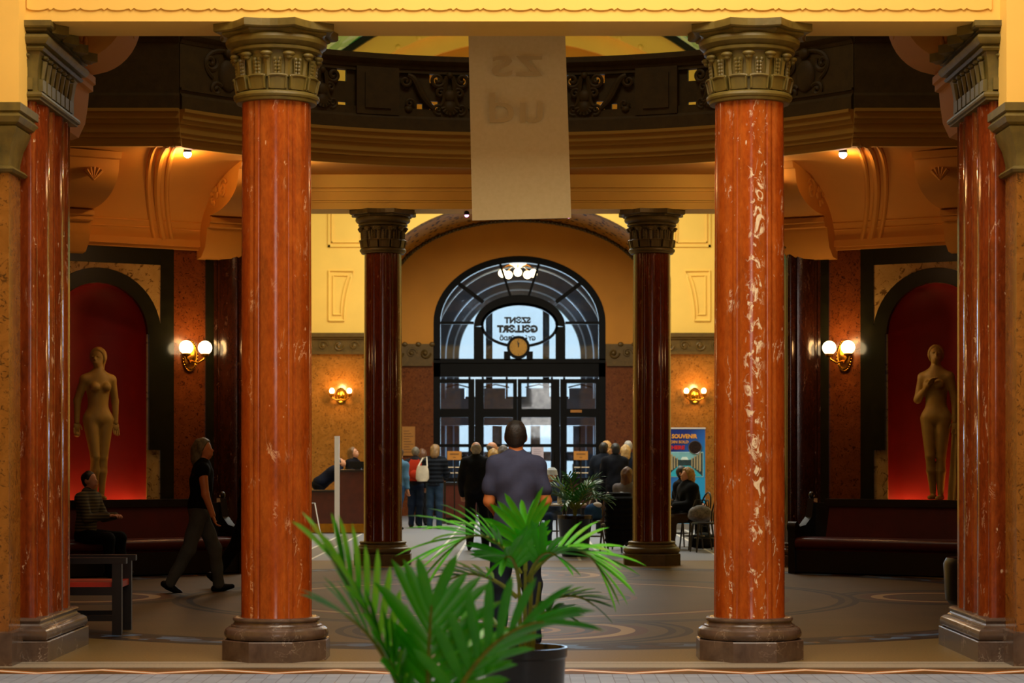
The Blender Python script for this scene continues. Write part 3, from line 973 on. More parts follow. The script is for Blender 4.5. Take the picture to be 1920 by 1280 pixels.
# ------------------------------------------------------------------ the arched doors
def xd(px): return X(px, YD)
def zd(py): return Z(py, YD)
XC = (xd(810) + xd(1130)) / 2
door = srt('door_1', (0, 0, 0), 0, 'big arched black iron doors with fanlight, oval window and glass panes')
dy0, dy1 = YD + .10, YD + .24
ai = ell(DA - .17, DB_ - .16, DZ)
MB().strip([(p[0], p[1]) for p in da], ai, dy0 - .06, dy1 + .06).build('arch_frame', M_FRAME, door, angle=25)
for s in (-1, 1):
    MB().box(min(s * (DA - .17), s * DA), max(s * (DA - .17), s * DA), dy0 - .06, dy1 + .06, 0, DZ).build('jamb', M_FRAME, door, smooth=False)
# inner arch about the oval
ix = (xd(1055) - xd(883)) / 2
icx = 0.0
def iarch(w, top, spring, n=30): return [(icx - w * math.cos(math.pi * k / n), spring + (top - spring) * math.sin(math.pi * k / n)) for k in range(n + 1)]
isp = zd(612)
o_out = iarch(ix, zd(552), isp)
oz, orx, orz = (zd(572) + zd(646)) / 2, (xd(1038) - xd(903)) / 2, (zd(572) - zd(646)) / 2
ov = lambda k_, n=30: [(icx - orx * k_ * math.cos(math.pi * k / n), oz + orz * k_ * math.sin(math.pi * k / n)) for k in range(n + 1)]
MB().strip(o_out, [(p[0], max(p[1], oz)) for p in ov(1.0)], dy0 - .02, dy1).build('inner_arch', M_FRAME, door, angle=25)
mb = MB()
rings = []
for k in range(41):
    a = 2 * math.pi * k / 40
    rings.append([(icx + (orx + d) * math.cos(a), y, oz + (orz + d) * math.sin(a)) for d, y in ((0, dy0 - .02), (.07, dy0 - .02), (.07, dy1), (0, dy1))])
mb.loft(rings, True, False, False).build('oval_ring', M_FRAME, door, angle=25)
zt = zd(672)
for s in (-1, 1):
    a, b_ = sorted((s * (orx - .0), s * ix))
    MB().box(a, b_, dy0 - .02, dy1, zt, isp).build('inner_post', M_FRAME, door, smooth=False)
    MB().beam((s * .23 + icx, YD + .17, zd(552) - .03), (s * .50, YD + .17, zd(490)), .06, .10).build('fan_bar', M_FRAME, door, smooth=False)
    MB().beam((s * .90 + icx, YD + .17, zd(566)), (s * 1.56, YD + .17, zd(528)), .06, .10).build('fan_bar', M_FRAME, door, smooth=False)
    MB().box(min(s * ix, s * DA), max(s * ix, s * DA), dy0, dy1, zd(607), zd(602)).build('fan_bar', M_FRAME, door, smooth=False)
tr = MB().box(-DA, DA, dy0 - .06, dy1 + .06, zd(706), zt).build('transom', M_FRAME, door, smooth=False)
MB().box(-DA, DA, dy0 - .1, dy0, zd(680), zd(675)).build('transom_moulding', M_FRAME, door, smooth=False)
# fan glass
MB().prism([(p[0], p[1]) for p in ai] + [(DA - .17, zt), (-DA + .17, zt)], YD + .165, YD + .175).build('fan_pane', M_GLASS, door, smooth=False)
# leaves
cols = [(824, 878), (907, 962), (978, 1033), (1063, 1117)]
edges = [812, 890, 970, 1050, 1128]
for i in range(4):
    lf = MB()
    e0, e1 = xd(edges[i]) + .008, xd(edges[i + 1]) - .008
    p0, p1 = xd(cols[i][0]), xd(cols[i][1])
    ztop = zd(710)
    lf.box(e0, p0, dy0, dy1, .02, ztop).box(p1, e1, dy0, dy1, .02, ztop)
    rails = [(ztop, zd(718)), (zd(766), zd(782)), (zd(832), zd(838)), (.95, .02)]
    for a, b_ in rails: lf.box(p0, p1, dy0, dy1, min(a, b_), max(a, b_))
    leaf = lf.build('door_leaf', M_FRAME, door, smooth=False)
    for a, b_ in ((zd(718), zd(766)), (zd(782), zd(832)), (zd(838), .95)):
        MB().box(p0, p1, YD + .165, YD + .175, b_, a).build('pane', M_GLASS, leaf, smooth=False)
    MB().box(p0 + .08, p1 - .08, dy0 - .02, dy0, .2, .8).build('kick_panel', M_WOODB, leaf, smooth=False)
    MB().tube([((p1 + .06 if i % 2 == 0 else p0 - .06), dy0 - .06, .95), ((p1 + .06 if i % 2 == 0 else p0 - .06), dy0 - .06, 1.6)], .018, 8).build('pull_handle', M_BLK, leaf)
# small plate on the right leaf
MB().box(xd(1070), xd(1091), dy0 - .02, dy0, zd(773), zd(768)).build('push_plate', M_SIGN, door, smooth=False)

def text(body, size, loc, parent, m, mirror=False, name='lettering', ext=.004, rz=0.0, bold=.0, sx=1.0, rx=math.pi / 2, width=None):
    cu = bpy.data.curves.new(name, 'FONT')
    cu.body = body
    cu.size = size
    cu.align_x = 'CENTER'
    cu.align_y = 'CENTER'
    cu.extrude = ext
    cu.offset = bold
    cu.resolution_u = 3
    t = bpy.data.objects.new('tmp_text', cu)
    COL.objects.link(t)
    dg = bpy.context.evaluated_depsgraph_get()
    me = bpy.data.meshes.new_from_object(t.evaluated_get(dg))
    bpy.data.objects.remove(t)
    if width:
        xs = [v.co.x for v in me.vertices]
        sx = width / (max(xs) - min(xs))
    M = Matrix.Rotation(rz, 4, 'Z') @ Matrix.Rotation(rx, 4, 'X') @ Matrix.Diagonal((-sx if mirror else sx, 1, 1, 1))
    me.transform(M)
    if mirror: me.flip_normals()
    me.materials.clear()
    me.materials.append(m)
    me.name = name
    o = bpy.data.objects.new(name, me)
    COL.objects.link(o)
    o.location = loc
    o.parent = parent
    return o
tx = xd(970.5)
text('SZ\u0404NT', .20, (tx, YD + .15, zd(600)), door, M_INK, True, bold=.012, width=.66)
text('G\u0404LL\u0404\u0301RT' if False else 'G\u0404LL\u0404RT', .23, (tx, YD + .15, zd(616.5)), door, M_INK, True, bold=.017, width=1.02)
MB().beam((xd(959.0), YD + .15, zd(610.5)), (xd(957.4), YD + .15, zd(607.2)), .03, .012).build('lettering_accent', M_INK, door, smooth=False)
text('GY\u00d3GYF\u00dcRD\u0150', .14, (tx, YD + .15, zd(634)), door, M_INK, True, bold=.008, width=.90)

# clock
ck = thing('wall_clock', 'round amber clock with black case below the oval door window', 'clock', (xd(972), YD - .02, zd(651)))
def disc(r, y0, y1, n=36): return MB().loft([[(r * math.cos(2 * math.pi * k / n), y, r * math.sin(2 * math.pi * k / n)) for k in range(n)] for y in (y0, y1)])
disc(.285, -.05, .12).build('case', M_FRAME, ck)
disc(.215, -.065, -.05).build('dial', M_CLOCKF, ck)
for k in range(12):
    a = math.pi * k / 6
    MB().beam((.165 * math.sin(a), -.07, .165 * math.cos(a)), (.20 * math.sin(a), -.07, .20 * math.cos(a)), .014, .006).build('hour_mark', M_INK, ck, smooth=False)
MB().beam((0, -.075, 0), (-.02, -.075, .15), .018, .006).build('minute_hand', M_INK, ck, smooth=False)
MB().beam((0, -.075, 0), (.01, -.075, .11), .024, .006).build('hour_hand', M_INK, ck, smooth=False)
for s in (-1, 1):
    MB().box(min(s * .2, s * .36), max(s * .2, s * .36), -.02, .1, -.29, -.10).build('case_foot', M_FRAME, ck, smooth=False)

# --- vestibule and the outside seen through the glass
YV = 58.0
for s, nm in ((-1, 'left'), (1, 'right')):
    struct(MB().box(min(s * 2.7, s * 2.9), max(s * 2.7, s * 2.9), YD + .4, YV, 0, 7).build('wall_vestibule_' + nm, M_DARKW, smooth=False))
struct(MB().box(-2.9, 2.9, YD + .4, YV + .4, 7, 7.2).build('ceiling_vestibule', M_DARKW, smooth=False))
wo = srt('wall_outer', (0, 0, 0), 0, 'dark outer portal wall with arched daylight opening beyond the doors')
xo = lambda px: X(px, YV)
zo = lambda py: Z(py, YV)
oa = ell(1.66, 1.66, 4.2)
MB().strip([(p[0], 7.0) for p in oa], oa, YV, YV + .35).build('wall_over_portal', M_DARKW, wo, angle=20)
for s in (-1, 1):
    MB().box(min(s * 1.66, s * 2.9), max(s * 1.66, s * 2.9), YV, YV + .35, 0, 7.0).build('portal_pier', M_DARKW, wo, smooth=False)
M_PALE = plain('pale_trim', 'a8b8c8', .4, 0, .05, 4)
for r, y in ((2.28, YV - 1.6), (2.0, YV - .5), (1.8, YV - .04)):
    MB().tube([(p[0], y, p[1]) for p in ell(r, r, 4.2)] , .026, 6).build('arch_trim', M_PALE, wo)
    for s in (-1, 1):
        MB().tube([(s * r, y, 0), (s * r, y, 4.2)], .026, 6).build('jamb_trim', M_PALE, wo)
od = srt('door_2', (0, 0, 0), 0, 'outer glazed doors in dark frames at the street side')
for px in (917, 1024):
    MB().box(xo(px) - .09, xo(px) + .09, YV + .1, YV + .25, 2.95, 5.6).build('mullion', M_FRAME, od, smooth=False)
MB().box(-1.66, 1.66, YV + .05, YV + .3, 2.30, 2.98).build('transom', M_DARKW, od, smooth=False)
MB().box(-1.66, 1.66, YV + .05, YV + .3, 2.98, 3.10).build('transom_cap', M_FRAME, od, smooth=False)
for i, px in enumerate((852, 893, 932, 968, 1004, 1042, 1084)):
    MB().box(xo(px) - .13, xo(px) + .13, YV + .08, YV + .28, .02, 2.30).build('door_stile', M_FRAME, od, smooth=False)
MB().box(-1.66, 1.66, YV + .08, YV + .28, 1.35, 1.6).build('lock_rail', M_FRAME, od, smooth=False)
MB().box(-1.66, 1.66, YV + .08, YV + .28, .02, .75).build('kick_rail', M_FRAME, od, smooth=False)
for px in (835, 880, 905, 950, 990, 1035, 1058, 1105):
    MB().box(xo(px) - .03, xo(px) + .03, YV + .1, YV + .2, 3.1, 3.7).build('glazing_bar', M_FRAME, od, smooth=False)
for (a, b_) in ((838, 880), (905, 955), (985, 1035), (1064, 1108)):
    MB().box(xo(a) + .02, xo(b_) - .1, YV - .9, YV - .5, 3.02, 3.30).build('lobby_canopy_box', M_DARKW, od, smooth=False)
    MB().tube([(xo(a), YV - .9, 3.32), (xo((a + b_) / 2), YV - .9, 3.40), (xo(b_), YV - .9, 3.32)], .02, 6).build('canopy_rim', M_FRAME, od)
MB().box(-2.7, 2.7, YV - 1.0, YV - .4, 2.30, 3.02).build('lobby_canopy', M_DARKW, od, smooth=False)

# street side
M_LAWN = plain('lawn', '6a8a30', .9, 0, .3, 3)
M_FOL = plain('foliage', '88a870', .8, 0, .4, 4)
M_HOUSE = plain('pale_facade', 'd8c8a8', .8, 0, .08, 2)
struct(MB().box(-30, 30, 58.4, 100, -.1, .02).build('floor_street', M_LAWN, smooth=False))
rng = random.Random(3)
for (x, y, r, h_, lab) in ((-4.2, 74, 1.4, 2.2, 'pale green street tree seen through the left door panes'), (4.5, 76, 1.5, 2.6, 'pale green street tree seen through the right door panes')):
    t = thing('street_tree', lab, 'tree', (x, y, .02), 0, 'trees beyond the doors')
    mb = MB()
    for k in range(26):
        a, b_, q = rng.random() * 6.28, rng.random() * 2 - 1, rng.random() ** .5
        mb.sphere((r * q * math.cos(a), r * q * math.sin(a), h_ + r * .8 * b_), (.5 + .4 * rng.random(),) * 3, 8, 6)
    mb.build('crown', M_FOL, t)
    MB().tube([(0, 0, 0), (.05, 0, h_ * .5), (0, 0, h_)], [.18, .13, .08], 8).build('trunk', M_WOODB, t)
hs = thing('street_house', 'pale facade across the street seen through the door glass', 'house', (-9.5, 96, .02))
MB().box(-6, 6, 0, 4, 0, 4.6).build('facade', M_HOUSE, hs, smooth=False)
MB().prism([(-6.3, 4.6), (6.3, 4.6), (0, 6.4)], -.2, 4.2).build('roof', M_WOODB, hs, smooth=False)
for k in range(4): MB().box(-5 + k * 2.8, -3.8 + k * 2.8, -.06, 0, 1.2, 3.0).build('window', M_DARKW, hs, smooth=False)

# vestibule lamp
lp = thing('vestibule_chandelier', 'brass ceiling lamp with five round globes behind the fanlight', 'ceiling lamp', (X(971, 55.3), 55.3, 7.0))
MB().lathe([(.02, 0), (.26, -.02), (.30, -.06), (.12, -.16), (.05, -.36), (.04, -.72), (.0, -.76)], 20).build('stem', M_BRASS, lp)
MB().lathe([(.34, -.42), (.36, -.44), (.10, -.62), (.02, -.66)], 20).build('bowl', emit('lamp_bowl', (1, .6, .25), 4), lp)
for k in range(5):
    a = 2 * math.pi * k / 5 - math.pi / 2
    c, s_ = math.cos(a) * .42, math.sin(a) * .42
    ar = MB().tube([(0, 0, -.62), (c * .6, s_ * .6, -.58), (c, s_, -.66)], .015, 6).build('arm', M_BRASS, lp)
    MB().sphere((c, s_, -.79), .105, 14, 9).build('globe', M_GLOBE, ar)
point('chandelier_glow', (X(971, 55.3), 55.3, 5.7), 25, (1, .7, .4), .2)
# ------------------------------------------------------------------ columns
def lobe(t):
    """radius factor of the shaft: six broad lobes with narrow beads between"""
    p = (math.degrees(t) + 90) % 60
    if p > 30: p -= 60
    p = abs(p)
    if p < 23: return 1.0 - .030 * (p / 23) ** 2 - (.012 if p > 21.5 else 0)
    if p < 24.5: return .945
    return .962 + .020 * math.cos((30 - p) / 5.5 * math.pi / 2)
def octo(R, n=6, dip=.0, rot=22.5):
    pts = []
    for k in range(8):
        a0, a1 = math.radians(rot + 45 * k), math.radians(rot + 45 * (k + 1))
        p0, p1 = Vector((R * math.cos(a0), R * math.sin(a0), 0)), Vector((R * math.cos(a1), R * math.sin(a1), 0))
        m = n if dip else 1
        for j in range(m):
            u = j / m
            q = p0.lerp(p1, u)
            if dip: q *= 1 - dip * math.sin(math.pi * u)
            pts.append(q)
    return pts
def octs(R, z, **k): return [(p.x, p.y, z) for p in octo(R, **k)]
def cup_leaf():
    mb = MB()
    def at_(u, z, r): return (r * math.sin(u), -r * math.cos(u), z)
    hw = math.radians(13.2)
    for (u0, u1, z0, z1, ra, rb) in ((-1, 1, 4.268, 4.372, .300, .322), ):
        rings = []
        for k in range(7):
            u = hw * (u0 + (u1 - u0) * k / 6)
            dz = .012 * (1 - abs(2 * k / 6 - 1) ** 4)
            rings.append([at_(u, z0, ra - .05), at_(u, z0, ra), at_(u, z1 - .012 + dz * .6, rb), at_(u, z1 + dz * .6, rb - .006), at_(u, z1 + dz, rb - .05)])
        mb.loft(rings)
    for su in (-1, 1):
        mb.tube([at_(su * hw * .86, 4.275, .307), at_(su * hw * .86, 4.36, .325)], .008, 5)
    mb.tube([at_(hw * (-.86 + 1.72 * k / 6), 4.362 + .006 * math.sin(math.pi * k / 6), .327) for k in range(7)], .008, 5)
    return mb
def acanthus():
    mb = MB()
    def at_(u, z, r): return (r * math.sin(u), -r * math.cos(u), z)
    rings = []
    for k in range(6):
        z = 4.36 + .155 * k / 5
        w = math.radians(6.5 - 2.0 * math.sin(math.pi * k / 5))
        r = .282 + .022 * (k / 5) ** 2
        rings.append([at_(-w, z, r - .02), at_(-w * .8, z, r + .006), at_(0, z, r + .016), at_(w * .8, z, r + .006), at_(w, z, r - .02)])
    mb.loft(rings)
    mb.sphere((0, -.326, 4.527), (.048, .034, .021), 12, 8)
    mb.sphere((0, -.322, 4.508), (.03, .024, .022), 8, 6)
    return mb
def bead_stem():
    mb = MB()
    a = math.radians(15)
    for k in range(5):
        z = 4.385 + .026 * k
        for s in (-1, 1):
            t = a + s * math.radians(2.4 + (1.2 if k == 4 else 0))
            r = .292 + .002 * k
            mb.sphere((r * math.sin(t), -r * math.cos(t), z), (.014, .018, .017), 6, 5)
    for s in (-1, 1):
        mb.tube([((.29 + .01 * k / 4) * math.sin(a + s * math.radians(4.6 + 1.2 * (k / 4) ** 2)), -(.29 + .01 * k / 4) * math.cos(a + s * math.radians(4.6 + 1.2 * (k / 4) ** 2)), 4.37 + .13 * k / 4) for k in range(5)], .006, 5)
    return mb
CM = {}
def colmesh(key, fn, m):
    if (key, m.name) not in CM: CM[(key, m.name)] = fn().mesh(key, m)
    return CM[(key, m.name)]
def put(me, name, parent, rz=0.0, loc=(0, 0, 0)):
    o = bpy.data.objects.new(name, me)
    COL.objects.link(o)
    o.parent = parent
    o.rotation_euler.z = rz
    o.location = loc
    return o
def column(x, y, label, shaft_m, cap_m, base_m):
    c = thing('marble_column', label, 'column', (x, y, 0), 0, 'round marble columns')
    MB().loft([octs(.422, 0), octs(.422, .145), octs(.416, .152)]).build('plinth', base_m, c, smooth=False)
    MB().lathe([(.355, .15), (.378, .158), (.392, .178), (.394, .20), (.384, .226), (.362, .242), (.345, .246), (.343, .256), (.328, .262), (.319, .275), (.318, .285), (.326, .289), (.330, .300), (.326, .311), (.316, .316), (.29, .318)], 48).build('base_moulding', base_m, c, angle=30)
    MB().lathe([(.277, .315), (.272, .34), (.272, .8), (.272, 1.6), (.270, 2.6), (.267, 3.4), (.264, 4.2)], 180, rfun=lobe).build('shaft', shaft_m, c, angle=40)
    cap = MB().lathe([(.27, 4.19), (.30, 4.192), (.306, 4.205), (.306, 4.212), (.318, 4.217), (.325, 4.232), (.322, 4.248), (.31, 4.258), (.288, 4.262), (.276, 4.27), (.276, 4.40), (.282, 4.47), (.292, 4.53), (.304, 4.555),
                      (.326, 4.558), (.342, 4.568), (.346, 4.582), (.338, 4.592), (.332, 4.597), (.356, 4.606), (.378, 4.626), (.384, 4.648), (.376, 4.668), (.356, 4.682), (.30, 4.688)], 64).build('capital', cap_m, c, angle=30)
    for k in range(12):
        a = math.radians(30 * k + 8)
        put(colmesh('cup_leaf', cup_leaf, cap_m), 'cup_leaf', cap, a)
        put(colmesh('acanthus_leaf', acanthus, cap_m), 'acanthus_leaf', cap, a + math.radians(15))
        put(colmesh('bead_stem', bead_stem, cap_m), 'bead_stem', cap, a - math.radians(15))
    MB().loft([octs(.385, 4.672, dip=.06), octs(.425, 4.69, dip=.07), octs(.425, 4.705, dip=.07)]).build('abacus_moulding', cap_m, c, smooth=False)
    MB().loft([octs(.475, 4.705, dip=.085), octs(.49, 4.715, dip=.085), octs(.49, ZB - .002, dip=.085)]).build('abacus', cap_m, c, smooth=False)
    return c
column(X(518.5, 16.18), 16.18, 'orange-red marble column standing front left, thin pale veins', M_RED, M_CAP, M_BASE)
column(X(1405, 16.18), 16.18, 'orange-red marble column standing front right, with a long pale reflection painted into its colour', M_REDGLINT, M_CAP, M_BASE)
rc = []
for px, lab in ((718, 'dark red-brown marble column left of the doors, carrying the rear beam'), (1222, 'dark red-brown marble column right of the doors, carrying the rear beam')):
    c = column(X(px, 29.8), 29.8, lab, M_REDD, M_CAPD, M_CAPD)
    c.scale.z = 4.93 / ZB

# ------------------------------------------------------------------ piers
def pier_plan(s, L):
    """plan of the fluted pier; inner face at x=0 (facing the opening), front at y=0"""
    pts = [(.9, 0), (.42, 0), (.41, .02), (.38, .02), (.37, 0), (.30, -.012), (.20, -.016), (.14, -.010), (.125, .02), (.105, .02)]
    for k in range(7):
        a = -math.pi / 2 - math.pi * .75 * (k / 6 - .0) + math.pi * .125
        pts.append((.055 + .05 * math.cos(a), .055 + .05 * math.sin(a)))
    def bead(y0, y1, h, n=6):
        for k in range(n + 1):
            a = math.pi * k / n
            yy = y0 + (y1 - y0) * k / n
            pts.append((.02 - h * math.sin(a), yy))
    y = .12
    for (w, h) in ((.36, .045), (.09, .035), (.34, .045), (.09, .035)):
        pts.append((.035, y))
        bead(y + .012, y + w - .012, h, 8)
        pts.append((.035, y + w))
        y += w + .03
        if y > L - .12: break
    pts += [(.02, L), (.9, L)]
    return [(s * p[0], p[1]) for p in pts]
def pier(x, y, s, L, label, shaft_m, cap_m, base_m, fy=1):
    """s: side of the hall the pier stands on"""
    c = thing('fluted_pier', label, 'pier', (x, y, 0), 0, 'fluted marble piers')
    pl = pier_plan(s, L)
    if fy < 0: pl = [(p[0], L - p[1]) for p in pl]
    MB().prism(pl, .315, 4.2, 'z').build('shaft', shaft_m, c, angle=40)
    x0, x1 = sorted((0, s * .9))
    MB().rect(x0, x1, 0, L, [(.11, 0), (.11, .145), (.105, .152), (.0, .152)]).build('plinth', base_m, c, smooth=False)
    MB().rect(x0, x1, 0, L, [(.07, .15), (.09, .158), (.102, .178), (.104, .20), (.094, .226), (.072, .242), (.055, .246), (.053, .256), (.038, .262), (.03, .275), (.03, .285), (.038, .289), (.042, .300), (.038, .311), (.02, .318), (-.02, .32)]).build('base_moulding', base_m, c, angle=30)
    cap = MB().rect(x0, x1, 0, L, [(0, 4.19), (.035, 4.195), (.035, 4.21), (.05, 4.217), (.055, 4.232), (.05, 4.25), (.02, 4.262), (.01, 4.27), (.01, 4.42), (.025, 4.52), (.035, 4.555), (.06, 4.558), (.075, 4.575), (.065, 4.592), (.06, 4.597), (.09, 4.606), (.11, 4.63), (.115, 4.65), (.105, 4.67), (.06, 4.685)]).build('capital', cap_m, c, angle=30)
    def plate(cx, cy, nx, ny, w):
        tx_, ty_ = -ny, nx
        mb = MB()
        M = Matrix(((tx_, nx, 0), (ty_, ny, 0), (0, 0, 1)))
        mb.obox((cx + nx * .02, cy + ny * .02, 4.315), (w, .04, .09), M=M)
        mb.build('cup_leaf', cap_m, cap, smooth=False)
        mb = MB()
        mb.sphere((cx + nx * .045, cy + ny * .045, 4.525), (.045 if abs(nx) < .5 else .026, .026 if abs(nx) < .5 else .045, .018), 8, 6)
        mb.tube([(cx + nx * .02, cy + ny * .02, 4.37), (cx + nx * .035, cy + ny * .035, 4.5)], [.018, .028], 6)
        mb.build('acanthus_leaf', cap_m, cap)
    for k in range(5): plate(s * (.08 + .17 * k), 0 if fy > 0 else L, 0, -1 if fy > 0 else 1, .12)
    for k in range(int((L - .1) / .16)): plate(0, .10 + .16 * k, -s, 0, .12)
    MB().rect(x0, x1, 0, L, [(.05, 4.684), (.10, 4.70), (.10, 4.715), (.13, 4.718), (.14, 4.73), (.14, ZB - .002)]).build('abacus', cap_m, c, smooth=False)
    for k, yy in enumerate((.12, .48, .84, 1.2)):
        if yy > L: continue
        xa, xb = sorted((-s * .19, s * .05))
        MB().prism([(-s * .12, yy - .12), (-s * .22, yy), (-s * .12, yy + .12)], 4.70, ZB - .003, 'z').build('abacus_horn', cap_m, c, smooth=False)
    return c
pier(-3.57, 15.98, -1, 1.28, 'glossy fluted red marble pier at the front left edge', M_PIER, M_CAP, M_BASE)
pier(3.57, 15.98, 1, 1.28, 'glossy fluted red marble pier at the front right edge', M_PIER, M_CAP, M_BASE)
for s, nm in ((-1, 'left'), (1, 'right')):
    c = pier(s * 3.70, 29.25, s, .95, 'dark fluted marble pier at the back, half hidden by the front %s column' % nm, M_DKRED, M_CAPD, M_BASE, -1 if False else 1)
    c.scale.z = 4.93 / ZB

# short wall pilasters at the very edges
for s, nm in ((-1, 'left'), (1, 'right')):
    c = thing('wall_pilaster', 'mottled brown marble pilaster with bronze capital cut by the %s picture edge' % nm, 'pilaster', (s * 3.68, 15.58, 0))
    x0, x1 = sorted((0, s * .6))
    MB().box(x0, x1, 0, .36, .24, 3.62).build('shaft', M_WALLM, c, smooth=False)
    MB().rect(x0, x1, 0, .36, [(.03, 0), (.03, .24), (0, .25)]).build('plinth', M_BASE, c, smooth=False)
    cp_ = MB().rect(x0, x1, 0, .36, [(.0, 3.60), (.03, 3.605), (.045, 3.625), (.03, 3.645), (.0, 3.655), (.0, 3.70), (.02, 3.80), (.06, 3.90), (.07, 3.93), (.05, 3.94), (.09, 3.96), (.11, 4.0), (.09, 4.03), (.11, 4.04), (.11, 4.098), (.0, 4.099)]).build('capital', M_CAP, c, angle=30)
    for k in range(2):
        mb = MB()
        cx = s * (.14 + .3 * k)
        mb.tube([(cx + p[0], -.03, 3.80 + p[2]) for p in spiral((0, 0), .075, 1.6, s, 0)], .016, 6)
        mb.sphere((cx, -.02, 3.80), .03, 8, 6)
        mb.tube([(cx - .06, -.02, 3.66), (cx, -.035, 3.70), (cx + .07, -.03, 3.72)], .02, 6)
        mb.build('volute', M_CAP, cp_)

# ------------------------------------------------------------------ hanging banner
bn = thing('hanging_banner', 'long pale translucent cloth banner hanging in the middle, faint reversed letters', 'banner', (0, 17.45, 0))
D = 17.45
rings = []
for k in range(25):
    t = k / 24
    py = -60 + (409 + 60) * t
    bow = .02 * math.sin(t * 5) + (.05 * max(0, t - .7) ** 1)
    l, r = 875.5 + 10 * t, 1056 + 15 * t
    row = []
    for j in range(9):
        u = j / 8
        row.append((X(l + (r - l) * u, D), bow + .015 * math.sin(u * 3.1 + t * 2), Z(py + (0 if t < 1 else 0) + (1 - u) * 4 * t, D)))
    rings.append(row)
mb = MB().loft(rings, False)
cl = mb.build('cloth', M_BANNER, bn, smooth=True)
M_GHOST = plain('faint_print', 'c6ae74', .8, 0, .05, 8)
text('zs', .36, (X(968, D), -.014, Z(118, D)), cl, M_GHOST, True, 'faint_letters', .001, sx=1.55)
text('ud', .36, (X(968, D), -.030, Z(206, D)), cl, M_GHOST, True, 'faint_letters', .001, sx=1.35)
MB().tube([(X(885, D), .04, Z(410, D)), (X(1070, D), .055, Z(405, D))], .011, 8).build('bottom_rod', plain('banner_rod', 'b0a8b8', .4), bn)
MB().box(X(870, D), X(1062, D), -.03, .05, Z(-65, D), Z(-78, D)).build('top_bar', M_BLK, bn, smooth=False)

# ------------------------------------------------------------------ sconces
def sconce_big(s):
    p = wxy(s, .20, .0, 2.93)
    o = thing('wall_sconce', 'brass oval wall lamp with two glowing globes beside the %s niche' % ('left' if s < 0 else 'right'), 'wall lamp', p, -s * TH, 'two-globe wall lamps of the rotunda')
    MB().loft([[(.115 * k_ * math.cos(2 * math.pi * k / 28), y, .22 * k_ * math.sin(2 * math.pi * k / 28) - .05) for k in range(28)] for k_, y in ((1, 0), (1, -.03), (.8, -.055), (.7, -.05), (.3, -.07))]).build('backplate', M_BRASS, o)
    mb = MB()
    for k in range(30):
        a = 2 * math.pi * k / 30
        mb.sphere((.105 * math.cos(a), -.035, .205 * math.sin(a) - .05), .012, 6, 4)
    mb.build('beaded_rim', M_BRASS, o)
    for q in (-1, 1):
        gx, gy = q * .135, -.24
        ar = MB().tube([(0, -.06, -.12), (q * .06, -.17, -.15), (q * .12, -.24, -.10), (gx, gy, -.06)], .014, 8).build('arm', M_BRASS, o)
        MB().lathe([(.02, -.07), (.055, -.06), (.06, -.03), (.05, -.02)], 16, (gx, gy)).build('cup', M_BRASS, ar)
        MB().sphere((gx, gy, .055), .094, 18, 12).build('globe', M_GLOBE, ar)
    point('sconce_light', p + Vector((-s * .498 * .42, -.867 * .42, .1)), 16, (1, .55, .20), .10)
sconce_big(-1)
sconce_big(1)
def sconce_small(px, lab):
    p = Vector((X(px, YB), YB - .05, Z(742, YB)))
    o = thing('wall_sconce', lab, 'wall lamp', p, 0, 'two-flame wall lamps of the entrance hall')
    MB().loft([[(.13 * k_ * math.cos(2 * math.pi * k / 24), y, .19 * k_ * math.sin(2 * math.pi * k / 24)) for k in range(24)] for k_, y in ((1, 0), (1, -.03), (.8, -.06), (.6, -.05), (.2, -.08))]).build('backplate', M_BRASS, o)
    for q in (-1, 1):
        ar = MB().tube([(0, -.06, -.08), (q * .1, -.13, -.10), (q * .19, -.15, -.05), (q * .20, -.15, 0)], .018, 8).build('arm', M_BRASS, o)
        MB().lathe([(.03, -.02), (.06, .0), (.065, .05), (.03, .06)], 14, (q * .20, -.15)).build('cup', M_BRASS, ar)
        MB().sphere((q * .20, -.15, .11), (.055, .055, .065), 12, 8).build('bulb', M_BULB, ar)
    point('sconce_light', p + Vector((0, -.38, .18)), 30, (1, .55, .2), .08)
sconce_small(640, 'small brass wall lamp with two bare bulbs left of the rear left column')
sconce_small(1302, 'small brass wall lamp with two bare bulbs right of the rear right column')

# ------------------------------------------------------------------ spotlights under the ring
def ringspot(px, py, lab, ang, power, colr=(1, .52, .16)):
    t = math.radians(ang)
    s = 1 if math.cos(t) > 0 else -1
    p = Vector(((R0 + .25) * math.cos(t), CYR + (R0 + .25) * math.sin(t), 5.33))
    o = thing('ceiling_spotlight', lab, 'spotlight', p, 0, 'spotlights under the gallery ring')
    MB().lathe([(.02, .06), (.05, .055), (.055, .02), (.05, .01)], 16).build('housing', M_BLK, o)
    MB().sphere((0, 0, -.01), (.05, .05, .05), 12, 8).build('lens', M_LED, o)
    d = bpy.data.lights.new('spot_glow', 'POINT')
    d.energy = power
    d.color = colr
    d.shadow_soft_size = .06
    l = bpy.data.objects.new('spot_glow', d)
    l.location = p + Vector((s * .12, .2 if math.sin(t) > 0 else -.2, -.12))
    COL.objects.link(l)
    return o
ringspot(317, 276, 'tiny bright spotlight under the gallery ring, left of the front left column', 137, 27)
ringspot(1612, 276, 'tiny bright spotlight under the gallery ring, right of the front right column', 43.5, 8)
for a_, l_ in ((121.5, 'left'), (58.5, 'right')):  # extra unseen spots added to brighten the rear beam
    ringspot(0, 0, 'added unseen spotlight under the gallery ring behind the front %s column' % l_, a_, 24, (1, .66, .28))
